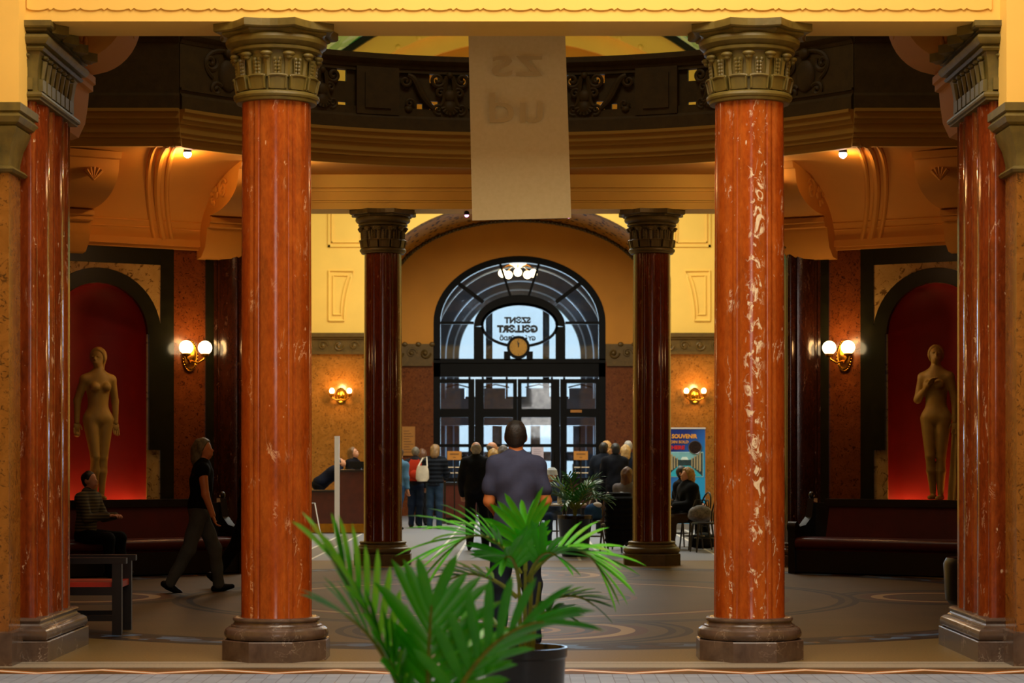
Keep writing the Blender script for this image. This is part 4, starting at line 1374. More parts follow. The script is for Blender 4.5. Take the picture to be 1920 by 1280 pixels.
for px, py, lab in ((875, 403, 'tiny pink spotlight at the lower left corner of the hanging banner'), (1066, 405, 'tiny pink spotlight at the lower right corner of the hanging banner')):
    o = thing('ceiling_spotlight', lab, 'spotlight', at(px, py, 29.75), 0, 'spotlights under the rear beam')
    zt_ = 4.93 - o.location.z
    MB().lathe([(.015, zt_), (.035, zt_ - .01), (.038, .01), (.03, 0)], 12).build('housing', M_BLK, o)
    MB().sphere((0, 0, -.005), (.03, .03, .025), 10, 7).build('lens', emit('pink_lens', (1, .35, .75), 5), o)

for a_, l_ in ((223, 'left'), (317, 'right')):  # unseen spots added to light the brackets behind the front piers
    ringspot(0, 0, 'added unseen spotlight under the gallery edge behind the front %s pier' % l_, a_, 9)

# ------------------------------------------------------------------ benches
def bench(s):
    a, b_ = Vector((s * 3.52, 27.6, 0)), Vector((s * 5.9, 26.24, 0))
    o = thing('waiting_bench', 'long dark red leather bench with high back in front of the %s statue niche' % ('left' if s < 0 else 'right'), 'bench', a, -s * TH, 'red leather benches')
    L = (b_ - a).length
    def lb(t0, t1, y0, y1, z0, z1, nm, m, sm=False):
        return MB().box(min(s * t0, s * t1), max(s * t0, s * t1), y0, y1, z0, z1).build(nm, m, o, smooth=sm)
    lb(.0, L, .06, .62, .02, .30, 'base', M_WOODD)
    # rounded seat cushion
    n = 14
    pf = [(.60, .30), (.60, .46), (.30, .47)] + [(.08 - .06 * math.sin(math.pi * k / 8), .44 - .07 * (1 - math.cos(math.pi * k / 8)) + .02) for k in range(9)] + [(.06, .30)]
    MB().prism(pf, *sorted((s * .06, s * (L - .06))), 'x').build('seat', M_BENCH, o, angle=40)
    pb = [(.52, .46), (.66, .88), (.72, .88), (.74, .46)]
    MB().prism(pb, *sorted((s * .30, s * (L - .06))), 'x').build('backrest', M_BENCH, o)
    lb(.24, L, .62, .80, .86, .955, 'top_rail', M_WOODD)
    lb(.0, L, .72, .80, .02, .90, 'back_panel', M_WOODD)
    pa = [(.02, .0), (.02, .52), (.0, .60), (.05, .66), (.12, .66), (.2, .60), (.4, .62), (.6, .72), (.68, .96), (.80, .96), (.80, 0)]
    for t0 in (.0, L - .05):
        ar = MB().prism(pa, *sorted((s * (t0 - .02), s * (t0 + .07))), 'x').build('arm', M_WOODD, o)
        MB().tube([(s * (t0 - .03), .07, .60), (s * (t0 + .08), .07, .60)], .07, 14).build('arm_scroll', M_WOODD, ar)
        MB().sphere((s * (t0 + .02), .72, 1.0), (.04, .04, .05), 10, 7).build('finial', M_WOODD, ar)
    return o
bench(-1)
bench(1)

# wooden armchair front left
ac = thing('wooden_armchair', 'dark wooden armchair with a red seat beside the front left pier', 'armchair', (-3.68, 18.5, 0), math.radians(-88))
for sx in (-1, 1):
    for yy, h_ in ((.28, .62), (-.28, .95)):
        MB().box(sx * .28 - .035, sx * .28 + .035, yy - .04, yy + .04, 0, h_).build('leg', M_WOODD, ac, smooth=False)
    MB().box(sx * .28 - .045, sx * .28 + .045, -.30, .36, .61, .66).build('armrest', M_WOODD, ac, smooth=False)
    MB().box(sx * .28 - .02, sx * .28 + .02, -.26, .26, .12, .17).build('stretcher', M_WOODD, ac, smooth=False)
    MB().box(sx * .28 - .02, sx * .28 + .02, -.26, .26, .34, .41).build('side_rail', M_WOODD, ac, smooth=False)
MB().box(-.26, .26, -.26, .30, .40, .45).build('seat', M_SEATR, ac, smooth=False)
MB().box(-.25, .25, -.30, -.25, .55, .93).build('backrest', M_SEATR, ac, smooth=False)
# dark tub chair front right
tc_ = thing('tub_armchair', 'black leather tub chair half hidden behind the front right pier', 'armchair', (4.44, 20.3, 0), math.radians(100))
prof = [(.0, .12), (.30, .12), (.34, .16), (.36, .50), (.33, .56), (.27, .55), (.25, .40), (.0, .40)]
MB().lathe(prof, 28).build('shell', M_BLKLEA, tc_)
MB().lathe([(.0, .40), (.24, .40), (.25, .43), (.22, .46), (.0, .47)], 28).build('seat', M_BLKLEA, tc_)
for k in range(4):
    a = math.pi / 4 + math.pi / 2 * k
    MB().lathe([(.02, 0), (.03, .13)], 8, (.22 * math.cos(a), .22 * math.sin(a))).build('leg', M_WOODD, tc_)
# ------------------------------------------------------------------ organic shapes: signed distance fields, meshed once in the script
def smin(a, b, k):
    h = np.clip(.5 + .5 * (b - a) / k, 0, 1)
    return b + (a - b) * h - k * h * (1 - h)
def d_cap(P, a, b, r1, r2):
    a, b = np.array(a, np.float32), np.array(b, np.float32)
    ba = b - a
    t = np.clip(((P - a) @ ba) / max(float(ba @ ba), 1e-9), 0, 1)
    return np.sqrt((((P - a) - t[:, None] * ba) ** 2).sum(1)) - (r1 + (r2 - r1) * t)
def d_ell(P, c, r, R=None):
    q = P - np.array(c, np.float32)
    if R is not None: q = q @ np.array(R, np.float32)
    r = np.array(r, np.float32)
    k0 = np.sqrt(((q / r) ** 2).sum(1))
    k1 = np.sqrt(((q / r ** 2) ** 2).sum(1)) + 1e-9
    return k0 * (k0 - 1) / k1
def bounds(prims, pad):
    lo, hi = np.full(3, 1e9), np.full(3, -1e9)
    for p in prims:
        if p[0] == 'c':
            r = max(p[3], p[4])
            for q in (p[1], p[2]):
                lo, hi = np.minimum(lo, np.array(q) - r), np.maximum(hi, np.array(q) + r)
        else:
            r = max(p[2])
            lo, hi = np.minimum(lo, np.array(p[1]) - r), np.maximum(hi, np.array(p[1]) + r)
    return lo - pad, hi + pad
def field(P, prims, k, nt=0, kt=.06):
    d = t = None
    for i, p in enumerate(prims):
        e = d_cap(P, *p[1:]) if p[0] == 'c' else d_ell(P, *p[1:])
        if i < nt: t = e if t is None else smin(t, e, kt)
        else: d = e if d is None else smin(d, e, k)
    if t is None: return d
    return t if d is None else smin(d, t, k)
def surf(prims, h=.016, k=.03, cuts=(), mod=None, nt=0, kt=.06):
    """surface nets over the field; cuts are (point, normal): keep where (p-point).normal < 0"""
    lo, hi = bounds(prims, 2.5 * h)
    n = np.maximum(((hi - lo) / h).astype(int) + 2, 4)
    ax = [lo[i] + h * np.arange(n[i]) for i in range(3)]
    G = np.stack(np.meshgrid(*ax, indexing='ij'), -1).reshape(-1, 3).astype(np.float32)
    d = field(G, prims, k, nt, kt)
    if mod is not None: d = d + mod(G)
    for c in cuts: d = np.maximum(d, (G - np.array(c[0], np.float32)) @ np.array(c[1], np.float32))
    V = d.reshape(n)
    S = V < 0
    nx, ny, nz = n
    acc = np.zeros((nx - 1, ny - 1, nz - 1, 3), np.float32)
    cnt = np.zeros((nx - 1, ny - 1, nz - 1), np.float32)
    for axis in range(3):
        o = [a for a in range(3) if a != axis]
        for i in (0, 1):
            for j in (0, 1):
                sl0, sl1 = [None] * 3, [None] * 3
                sl0[axis], sl1[axis] = slice(0, n[axis] - 1), slice(1, n[axis])
                for q, w in ((o[0], i), (o[1], j)):
                    sl0[q] = sl1[q] = slice(w, n[q] - 1 + w)
                a, b = V[tuple(sl0)], V[tuple(sl1)]
                x = (a < 0) != (b < 0)
                t = np.where(x, a / np.where(np.abs(a - b) < 1e-9, 1, a - b), 0)
                acc[..., axis] += np.where(x, t, 0)
                acc[..., o[0]] += np.where(x, i, 0)
                acc[..., o[1]] += np.where(x, j, 0)
                cnt += x
    m = cnt > 0
    idx = -np.ones(m.shape, int)
    idx[m] = np.arange(m.sum())
    cell = np.argwhere(m)
    verts = lo + h * (cell + acc[m] / cnt[m][:, None])
    faces = []
    for axis in range(3):
        o = [a for a in range(3) if a != axis]
        sl0, sl1 = [slice(1, n[q] - 1) for q in range(3)], [slice(1, n[q] - 1) for q in range(3)]
        sl0[axis], sl1[axis] = slice(0, n[axis] - 1), slice(1, n[axis])
        a, b = S[tuple(sl0)], S[tuple(sl1)]
        e = np.argwhere(a != b)
        if not len(e): continue
        flip = a[a != b]
        base = e.copy()
        base[:, o[0]] += 1
        base[:, o[1]] += 1
        def cid(d0, d1):
            c = base.copy()
            c[:, o[0]] -= d0
            c[:, o[1]] -= d1
            return idx[c[:, 0], c[:, 1], c[:, 2]]
        q = np.stack([cid(1, 1), cid(0, 1), cid(0, 0), cid(1, 0)], 1)
        f = flip if axis != 1 else ~flip
        q[~f] = q[~f][:, ::-1]
        faces.append(q)
    return verts, (np.concatenate(faces) if faces else np.zeros((0, 4), int))
def smesh(name, vf, m, parent=None, extra=None):
    v, f = vf
    vs, fs = [tuple(map(float, p)) for p in v], [tuple(map(int, q)) for q in f]
    if extra is not None:
        o = len(vs)
        vs += extra.v
        fs += [tuple(i + o for i in q) for q in extra.f]
    me = bpy.data.meshes.new(name)
    me.from_pydata(vs, [], fs)
    me.validate()
    me.update()
    me.materials.append(m)
    me.shade_smooth()
    ob = bpy.data.objects.new(name, me)
    COL.objects.link(ob)
    if parent: ob.parent = parent
    return ob

V3 = Vector
def nrm(v): return Vector(v).normalized()
def joints(h=1.75, lean=0, zp=None, arms=None, legs=None, head=(0, 0), turn=0, wide=1.0):
    """forward is +y, right is +x; arms/legs: {side: (upper dir, lower dir)}"""
    s = h / 1.75
    L = math.radians(lean)
    up = V3((0, math.sin(L), math.cos(L)))
    fw = V3((0, math.cos(L), -math.sin(L)))
    J = {'s': s, 'up': up, 'fw': fw}
    arms = arms or {}
    legs = legs or {}
    tl, sl = .43 * s, .42 * s
    low = 1e9
    J['P'] = V3((0, 0, 0))
    for q, nm in ((-1, 'L'), (1, 'R')):
        u, l = legs.get(nm, ((0, 0, -1), (0, -.03, -1)))
        hp = V3((q * .09 * s, 0, -.04 * s))
        kn = hp + nrm(u) * tl
        an = kn + nrm(l) * sl
        J['hip' + nm], J['knee' + nm], J['ank' + nm] = hp, kn, an
        low = min(low, an.z)
    rt = V3((math.cos(math.radians(turn)), math.sin(math.radians(turn)), 0))
    J['waist'] = up * .14 * s
    J['chest'] = up * .34 * s
    J['neck'] = up * .52 * s
    for q, nm in ((-1, 'L'), (1, 'R')):
        u, l = arms.get(nm, ((q * .12, -.02, -1), (q * .02, .14, -1)))
        sh = up * .455 * s + rt * (q * .178 * s * wide)
        el = sh + nrm(u) * .285 * s
        wr = el + nrm(l) * .25 * s
        J['sh' + nm], J['el' + nm], J['wr' + nm] = sh, el, wr
        J['hd' + nm] = wr + nrm(l) * .09 * s
    pit, yaw = math.radians(head[0]), math.radians(head[1])
    R = Matrix.Rotation(yaw, 3, 'Z') @ Matrix.Rotation(-pit, 3, 'X')
    J['R'] = R
    J['head'] = J['neck'] + (up * .08 + R @ V3((0, .015, .075))) * s
    dz = (zp if zp is not None else .075 * s - low)
    for k_, v in list(J.items()):
        if isinstance(v, Vector) and k_ not in ('up', 'fw'): J[k_] = v + V3((0, 0, dz))
    return J
def body_prims(J, g=0.0, arm=1.0, fat=1.0, fem=0):
    s = J['s']
    up = J['up']
    T = Matrix((V3((1, 0, 0)), J['fw'], up)).transposed()
    f = fat
    pr = [('e', J['P'] + up * .02 * s, (.155 * s * f + g, .115 * s * f + g, .12 * s + g), T),
          ('e', J['waist'] + up * .02 * s, ((.135 - .012 * fem) * s * f + g, .10 * s * f + g, .14 * s + g), T),
          ('e', J['chest'] + up * .0 * s, ((.165 - .012 * fem) * s * f + g, .115 * s * f + g, .17 * s + g), T),
          ('c', J['shL'] - up * .022 * s, J['shR'] - up * .022 * s, .054 * s + g, .054 * s + g),
          ('c', J['neck'] - up * .01 * s, J['shL'].lerp(J['neck'], .2) - up * .01 * s, .05 * s + g * .5, .045 * s + g * .8), ('c', J['neck'] - up * .01 * s, J['shR'].lerp(J['neck'], .2) - up * .01 * s, .05 * s + g * .5, .045 * s + g * .8),
          ('c', J['neck'] - up * .07 * s, J['neck'] - up * .01 * s, .085 * s + g, .058 * s + g)]
    return pr
def arm_prims(J, g=0.0, to=2.0, only=None):
    s = J['s']
    pr = []
    for nm in ('L', 'R'):
        if only and nm not in only: continue
        a, b, c = J['sh' + nm], J['el' + nm], J['wr' + nm]
        if to <= 1:
            e = a.lerp(b, to)
            pr.append(('c', a, e, .052 * s + g * .7, .046 * s + g * 1.2))
        else:
            pr.append(('c', a, b, .056 * s + g, .043 * s + g))
            pr.append(('c', b, b.lerp(c, to - 1), .043 * s + g, .032 * s + g))
    return pr
def leg_prims(J, g=0.0, gl=None):
    s = J['s']
    gl = g if gl is None else gl
    pr = []
    for nm in ('L', 'R'):
        pr += [('c', J['hip' + nm], J['knee' + nm], .088 * s + g, .058 * s + gl), ('c', J['knee' + nm], J['ank' + nm], .056 * s + gl, .040 * s + gl)]
    return pr
def head_prims(J, wide=1.0):
    s, R, c = J['s'], J['R'], J['head']
    o = lambda x, y, z: c + R @ V3((x, y, z)) * s
    Rm = np.array(R)
    return [('e', o(0, -.008, .018), (.080 * s, .096 * s, .096 * s), Rm), ('e', o(0, .028, -.055), (.052 * s, .062 * s, .066 * s), Rm),
            ('c', o(0, -.02, -.05), J['neck'] - J['up'] * .02 * s, .054 * s, .06 * s)], o
def hand_mesh(J, nm, curl=.6):
    """palm and five separate fingers"""
    s = J['s']
    wr, hd = J['wr' + nm], J['hd' + nm]
    d = (hd - wr).normalized()
    side = d.cross(V3((0, 0, 1)))
    if side.length < .2: side = d.cross(V3((0, 1, 0)))
    side.normalize()
    nor = side.cross(d).normalized()
    if nor.z > 0 and abs(d.z) < .7: nor = -nor
    mb = MB()
    M = Matrix((side, d, nor)).transposed()
    mb.sphere(wr + d * .045 * s, (.040 * s, .055 * s, .018 * s), 10, 7, M)
    for k, (off, ln) in enumerate(((-.030, .068), (-.010, .078), (.011, .073), (.030, .058))):
        b0 = wr + d * .085 * s + side * off * s
        p1 = b0 + (d * math.cos(curl * .5) + nor * math.sin(curl * .5)) * ln * .42 * s
        p2 = p1 + (d * math.cos(curl * 1.4) + nor * math.sin(curl * 1.4)) * ln * .33 * s
        p3 = p2 + (d * math.cos(curl * 2.2) + nor * math.sin(curl * 2.2)) * ln * .25 * s
        mb.tube([b0 - d * .02 * s, b0, p1, p2, p3], [.010 * s, .0098 * s, .009 * s, .008 * s, .005 * s], 7)
    q = -1 if nm == 'R' else 1
    b0 = wr + d * .03 * s + side * q * .034 * s
    p1 = b0 + (side * q * .6 + d * .8).normalized() * .034 * s + nor * .006
    p2 = p1 + (side * q * .15 + d * 1.0 + nor * .4).normalized() * .03 * s
    mb.tube([b0 - d * .01, b0, p1, p2], [.012 * s, .012 * s, .010 * s, .006 * s], 7)
    return mb
def hair_prims(J, style):
    s, R, c = J['s'], J['R'], J['head']
    o = lambda x, y, z: c + R @ V3((x, y, z)) * s
    Rm = np.array(R)
    g = {'short': .008, 'bald': .004, 'curly': .034, 'long': .018, 'bob': .020, 'bun': .014}[style]
    pr = [('e', o(0, -.012, .022), ((.080 + g) * s, (.094 + g) * s, (.096 + g) * s), Rm)]
    cuts = [(o(0, .045, .035), R @ V3((0, .88, -.47)))]
    if style in ('short', 'bald'):
        pr.append(('e', o(0, -.045, -.035), (.066 * s, .055 * s, .06 * s), Rm))
        cuts.append((o(0, 0, -.085), R @ V3((0, 0, -1))))
    if style == 'bald': cuts.append((o(0, -.02, .045), R @ V3((0, .5, .86))))
    if style in ('long', 'bob', 'curly'):
        z = {'long': -.30, 'bob': -.09, 'curly': -.06}[style]
        pr.append(('c', o(0, -.055, .0), o(0, -.070, z), .092 * s, (.075 if style == 'long' else .095) * s))
        pr.append(('c', o(.055, -.02, .0), o(.062, -.03, z * .8), .04 * s, .03 * s))
        pr.append(('c', o(-.055, -.02, .0), o(-.062, -.03, z * .8), .04 * s, .03 * s))
    if style == 'bun':
        pr.append(('e', o(0, -.10, .07), (.045 * s, .045 * s, .045 * s)))
        cuts.append((o(0, 0, -.075), R @ V3((0, 0, -1))))
    return pr, cuts
HAIR = {}
def hairmat(col): return plain('hair_' + col, col, .55, 0, .3, 30, .4, 60)
def cloth(col, rough=.85): return plain('cloth_' + col, col, rough, 0, .12, 10, .12, 25, spec=.12)
def person(label, loc, rz, J, skin=None, top='202024', sleeve=2.0, hem=-.06, g=.018, pants='20242e', shoe='0c0a0a', hair=('short', '2a1c12'), fat=1.0, fem=0, puff=0, vox=.018, coat=None, face=False, folds=.004, hands=('L', 'R'), curl=.6, group='visitors in the hall', cat='person', noleg=False, topname='jacket'):
    skin = skin or M_SKIN
    o = thing('person', label, cat, loc, rz, group)
    s = J['s']
    hp, ho = head_prims(J)
    R = J['R']
    Rm = np.array(R)
    pr = hp + [('e', ho(0, .098, -.022), (.013 * s, .020 * s, .022 * s), Rm), ('e', ho(.078, -.006, -.012), (.012 * s, .022 * s, .032 * s), Rm), ('e', ho(-.078, -.006, -.012), (.012 * s, .022 * s, .032 * s), Rm), ('e', ho(0, .086, -.065), (.024 * s, .012 * s, .010 * s), Rm)]
    pr = body_prims(J, 0, fat=fat, fem=fem) + pr + arm_prims(J) + ([] if noleg else leg_prims(J))
    ex = MB()
    for nm in hands:
        h_ = hand_mesh(J, nm, curl)
        ex.add(h_.v, h_.f)
    b = smesh('body', surf(pr, vox, .022, nt=7), skin, o, ex)
    if face:
        for q in (-1, 1):
            MB().sphere(ho(q * .030, .083, .008), (.014 * s, .008 * s, .007 * s), 8, 6).build('eye', M_INK, b)
    # clothes
    zc = J['P'] + J['up'] * hem * s
    rnd = random.Random(sum(map(ord, label)))
    ph = rnd.random() * 6
    def fold(G):
        r = folds * np.sin(G[:, 2] * 26 + 3 * np.sin(G[:, 0] * 9 + ph) + 2 * np.sin(G[:, 1] * 8)) + folds * .8 * np.sin(G[:, 0] * 24 + 2.2 * np.sin(G[:, 2] * 7 + ph))
        if puff: r = r * .3 + puff * np.cos(G[:, 2] * 2 * math.pi / .085)
        return r.astype(np.float32)
    tp = body_prims(J, g, fat=fat, fem=fem) + arm_prims(J, g * .9, sleeve)
    cut = [(tuple(zc), tuple(-J['up']))]
    if sleeve < 2: pass
    if coat: tp += [('c', J['P'], J['P'] - V3((0, 0, coat)), .17 * s * fat + g * .5, .19 * s * fat + g)]
    t = smesh(topname, surf(tp, vox, .03, cut if not coat else [((0, 0, J['P'].z - coat), (0, 0, -1))], fold, nt=7), cloth(top), o)
    col = [('c', J['neck'] - J['up'] * .03 * s, J['neck'] + J['up'] * (.012 if sleeve < 2 else .035) * s, .07 * s + g * .4, .058 * s + g * .5)]
    if sleeve >= 2: smesh('collar', surf(col, vox * .8, .01), cloth(top), t)
    if not noleg:
        pp = [('e', J['P'] - J['up'] * .02 * s, (.160 * s * fat + .010, .12 * s * fat + .010, .12 * s))] + leg_prims(J, .010, .022)
        az = min(J['ankL'].z, J['ankR'].z)
        smesh('trousers', surf(pp, vox, .025, [((0, 0, J['P'].z + .07), (0, 0, 1))], lambda G: (.004 * np.sin(G[:, 2] * 30 + 4 * np.sin(G[:, 0] * 12))).astype(np.float32)), cloth(pants), o)
        for nm in ('L', 'R'):
            a, k_ = J['ank' + nm], J['knee' + nm]
            sh = (a - k_).normalized()
            f_ = V3((0, 1, 0)) - sh * sh.y
            f_.normalize()
            base = a + sh * .038 * s
            sp = [('c', base - f_ * .055 * s, base + f_ * .06 * s, .040 * s, .040 * s), ('c', base + f_ * .06 * s, base + f_ * .15 * s, .038 * s, .028 * s), ('c', a, base, .045 * s, .045 * s)]
            smesh('shoe', surf(sp, min(vox, .015), .02), cloth(shoe, .5), o)
    if hair:
        hpz, cz = hair_prims(J, hair[0])
        curl_ = (lambda G: (.008 * np.sin(G[:, 0] * 90) * np.sin(G[:, 1] * 90) * np.sin(G[:, 2] * 90) * 2).astype(np.float32)) if hair[0] == 'curly' else (lambda G: ((.0035 if hair[0] != 'short' else .0012) * np.sin(G[:, 0] * 70 + 2 * np.sin(G[:, 2] * 22)) + .003 * np.sin(G[:, 1] * 60 + G[:, 2] * 30)).astype(np.float32))
        smesh('hair', surf(hpz, vox * .75, .02, cz, curl_), hairmat(hair[1]), o)
    return o
# ------------------------------------------------------------------ statues
def statue(s, label):
    p = wxy(s, NT, -.02, .93)
    o = thing('stone_statue', label, 'statue', p, -s * TH + math.pi, 'stone statues in the niches')
    h = 2.06 if s > 0 else 2.02
    if s < 0:
        J = joints(h, 0, arms={'L': ((-.20, -.16, -1), (.0, .10, -1)), 'R': ((.24, -.20, -1), (.06, .10, -1))}, legs={'L': ((.08, .03, -1), (.03, -.05, -1)), 'R': ((-.07, .18, -1), (-.03, -.16, -1))}, head=(-8, -38), wide=.92)
    else:
        J = joints(h, 0, arms={'L': ((-.20, -.05, -1), (-.03, .10, -1)), 'R': ((.16, .12, -1), (-.62, .35, .62))}, legs={'L': ((.07, .0, -1), (.02, -.02, -1)), 'R': ((-.09, .13, -1), (-.04, -.13, -1))}, head=(-18, 22), wide=.90)
    sc, up = J['s'], J['up']
    hp, ho = head_prims(J)
    Rm = np.array(J['R'])
    pr = hp + [('e', ho(0, .098, -.022), (.014 * sc, .020 * sc, .024 * sc), Rm), ('e', ho(0, .086, -.068), (.022 * sc, .012 * sc, .010 * sc), Rm)]
    hz = ho
    c = J['chest']
    pr = [('e', J['P'] + V3((0, -.01, -.01)) * sc, (.168 * sc, .118 * sc, .13 * sc)), ('e', J['waist'] + V3((0, 0, .02)) * sc, (.120 * sc, .094 * sc, .16 * sc)), ('e', c, (.142 * sc, .102 * sc, .17 * sc)),
           ('c', J['shL'] - up * .03 * sc, J['shR'] - up * .03 * sc, .05 * sc, .05 * sc), ('c', J['neck'] - up * .06 * sc, J['neck'], .07 * sc, .054 * sc),
           ('c', J['neck'] - up * .02 * sc, J['shL'].lerp(J['neck'], .15) - up * .02 * sc, .045 * sc, .04 * sc), ('c', J['neck'] - up * .02 * sc, J['shR'].lerp(J['neck'], .15) - up * .02 * sc, .045 * sc, .04 * sc),
           ('e', c + V3((-.068, .092, .0)) * sc, (.056 * sc, .052 * sc, .054 * sc)), ('e', c + V3((.068, .092, .0)) * sc, (.056 * sc, .052 * sc, .054 * sc))] + pr
    for nm in ('L', 'R'):
        pr += [('c', J['sh' + nm] - up * .03 * sc, J['el' + nm], .052 * sc, .042 * sc), ('c', J['el' + nm], J['wr' + nm], .043 * sc, .029 * sc),
               ('c', J['hip' + nm], J['knee' + nm], .092 * sc, .055 * sc), ('c', J['knee' + nm], J['ank' + nm].lerp(J['knee' + nm], .6), .052 * sc, .054 * sc), ('c', J['ank' + nm].lerp(J['knee' + nm], .6), J['ank' + nm], .054 * sc, .034 * sc),
               ('c', J['ank' + nm] + V3((0, -.03, -.045)) * sc, J['ank' + nm] + V3((0, .13, -.052)) * sc, .032 * sc, .022 * sc)]
    ex = MB()
    for nm in ('L', 'R'):
        q = hand_mesh(J, nm, .35)
        ex.add(q.v, q.f)
    b = smesh('figure', surf(pr, .012, .022, nt=7, kt=.075), M_STATUE, o, ex)
    hh, cz = hair_prims(J, 'long' if s < 0 else 'bun')
    if s < 0: hh = [hh[0]] + [('c', ho(0, -.06, 0), ho(0, -.08, -.20), .07 * sc, .045 * sc)]
    smesh('carved_hair', surf(hh, .013, .025, cz), M_STATUE, o)
    for q in (-1, 1):
        MB().sphere(ho(q * .030, .080, .006), (.016 * sc, .010 * sc, .008 * sc), 8, 6).build('carved_eye', M_STATUE, b)
    if s > 0:   # drapery falling from the lowered hand
        hd = J['hdL']
        rings = []
        for k in range(14):
            t = k / 13
            z = hd.z * (1 - t)
            rings.append([(hd.x + (.03 + .05 * t) * math.cos(a) * (1 + .35 * math.cos(5 * a + t * 3)), hd.y + (.03 + .05 * t) * math.sin(a) * (1 + .35 * math.cos(5 * a + t * 3)), z) for a in [2 * math.pi * j / 24 for j in range(24)]])
        MB().loft(rings).build('drapery', M_STATUE, o, angle=80)
    else:       # small fruit held in the lowered hand
        MB().sphere(J['hdR'] + V3((.0, .02, -.06)), (.04, .04, .035), 10, 8).build('held_fruit', M_STATUE, o)
    MB().lathe([(.0, -.045), (.24, -.045), (.245, -.03), (.235, .0), (.0, .0)], 24, rfun=None).build('foot_slab', M_STATUE, o)
    for side in (-1, 1):
        pp = wxy(s, NT + side * .42, -.22, .70)
        l = point('assumed_niche_lamp_glow', pp, 11, (1, .42, .12), .08)  # assumed lamps low in the niche behind the bench, no fixtures built
    ped = thing('statue_pedestal', 'dark stone pedestal under the %s statue, hidden behind the bench back' % ('left' if s < 0 else 'right'), 'pedestal', wxy(s, NT, -.02, 0), -s * TH)
    MB().rect(-.2, .2, -.2, .2, [(.08, 0), (.08, .12), (.02, .16), (0, .2), (0, .78), (.03, .82), (.06, .86), (.06, .884)]).build('pedestal_block', M_DKGRN, ped, smooth=False)
    return o
statue(-1, 'pale stone statue of a standing woman, arms lowered, in the left red niche')
statue(1, 'pale stone statue of a standing woman, hand on chest, in the right red niche')

# ------------------------------------------------------------------ people
AW, RT, LF, TO = 0.0, -math.pi / 2, math.pi / 2, math.pi      # facing away, right, left, towards the camera
def fl(px, D): return (X(px, D), D, 0)
SIT = {'L': ((-.12, 1, -.05), (0, .05, -1)), 'R': ((.12, 1, -.05), (0, .05, -1))}
TALK = {'L': ((-.15, .2, -1), (.35, .9, -.1)), 'R': ((.15, .2, -1), (-.35, .9, -.1))}

# the man in the middle
J = joints(1.80, 1, arms={'L': ((-.14, .05, -1), (.2, .9, -.35)), 'R': ((.24, .02, -1), (-.2, .9, -.35))}, legs={'L': ((-.08, 0, -1), (-.02, -.03, -1)), 'R': ((.08, .02, -1), (.03, -.05, -1))}, head=(-6, -3), wide=.94)
person('man seen from behind in a slate blue T-shirt and dark jeans, centre of the hall', fl(967, 17.0), 0, J, M_SKINO, '42465e', .66, -.10, .018, '1a2230', '0e0c0c', ('short', '1e1610'), 1.0, vox=.011, folds=.006, topname='t_shirt', curl=.8)

J = joints(1.74, 4, arms={'L': ((-.2, .1, -1), (.1, .3, -1)), 'R': ((.2, -.05, -1), (0, .2, -1))}, legs={'L': ((-.05, -.22, -1), (-.04, -.5, -1)), 'R': ((.10, .12, -1), (.04, -.05, -1))}, head=(-4, 0))
person('balding grey-haired man in a black jacket walking away, left of the central man', fl(893, 34.4), .1, J, top='14151c', pants='0c0d14', hair=('bald', '9a948c'), g=.03, fat=1.1, hem=-.14)
J = joints(1.76, 6, arms=TALK, head=(-16, 0))
person('elderly man with glasses in profile among the group at the doors', fl(918, 39), RT + .2, J, top='20181c', pants='101018', hair=('bald', '4a4440'), g=.028, face=True)
J = joints(1.62, 4, head=(-6, 0))
person('light blonde person just behind the man in the black jacket', fl(925, 37.6), .15, J, top='181a2c', pants='101018', hair=('bob', 'b08a50'), fem=1)
J = joints(1.68, 4, head=(-10, 0))
person('grey-haired person seen over the shoulder of the central man', fl(943, 38), -.2, J, top='1a1a22', pants='101018', hair=('bob', '5a5250'))
J = joints(1.72, 5, arms={'L': ((-.2, .25, -1), (.2, .9, -.3)), 'R': ((.2, .25, -1), (-.2, .9, -.3))}, legs={'L': ((-.03, .04, -1), (0, -.02, -1)), 'R': ((.03, -.04, -1), (0, -.05, -1))})
person('woman in a quilted dark jacket and blue jeans with a pale shoulder bag', fl(815, 44.0), -.1, J, top='161a22', pants='26384e', hair=('bob', '7a5c38'), puff=.012, g=.035, fem=1, hem=-.12, topname='quilted_jacket')
J = joints(1.68, 3)
pb = person('grey-haired person in a dark jacket carrying an orange-red backpack', fl(779, 44.6), 0, J, top='1c1a20', pants='182236', hair=('short', '5c564c'), g=.026, hem=-.10)
J = joints(1.66, 3, legs={'L': ((-.03, .25, -1), (0, .1, -1)), 'R': ((.03, -.3, -1), (0, -.6, -1))})
person('person in a light blue top stepping out from behind the rear left column', fl(746, 42.5), -.6, J, top='466a86', pants='26405e', hair=('bob', '3a281c'), g=.02)
J = joints(1.64, 6, head=(-14, 20))
person('brown-haired person between the backpack and the quilted jacket', fl(791, 46), .2, J, top='1a1618', pants='141418', hair=('bob', '5c3a24'), fem=1)

# reception staff
J = joints(1.70, 52, arms={'L': ((-.2, .5, -.8), (.2, 1, -.3)), 'R': ((.2, .5, -.8), (-.2, 1, -.3))}, head=(-40, 0))
person('clerk in a navy jacket leaning over the low end of the reception desk', fl(598, 42.8), RT + .15, J, top='0c1020', pants='0c0e16', hair=('short', '181210'), g=.028, fat=1.1, group='reception clerks')
J = joints(1.68, 12, arms={'L': ((-.2, .5, -1), (.2, 1, .1)), 'R': ((.2, .5, -1), (-.2, 1, .1))}, head=(-24, 10))
person('brown-haired clerk in black behind the high end of the reception desk', fl(655, 43.9), RT - .5, J, top='0e0c12', pants='0c0e16', hair=('bob', '6a4824'), g=.02, fem=1, group='reception clerks', face=True)

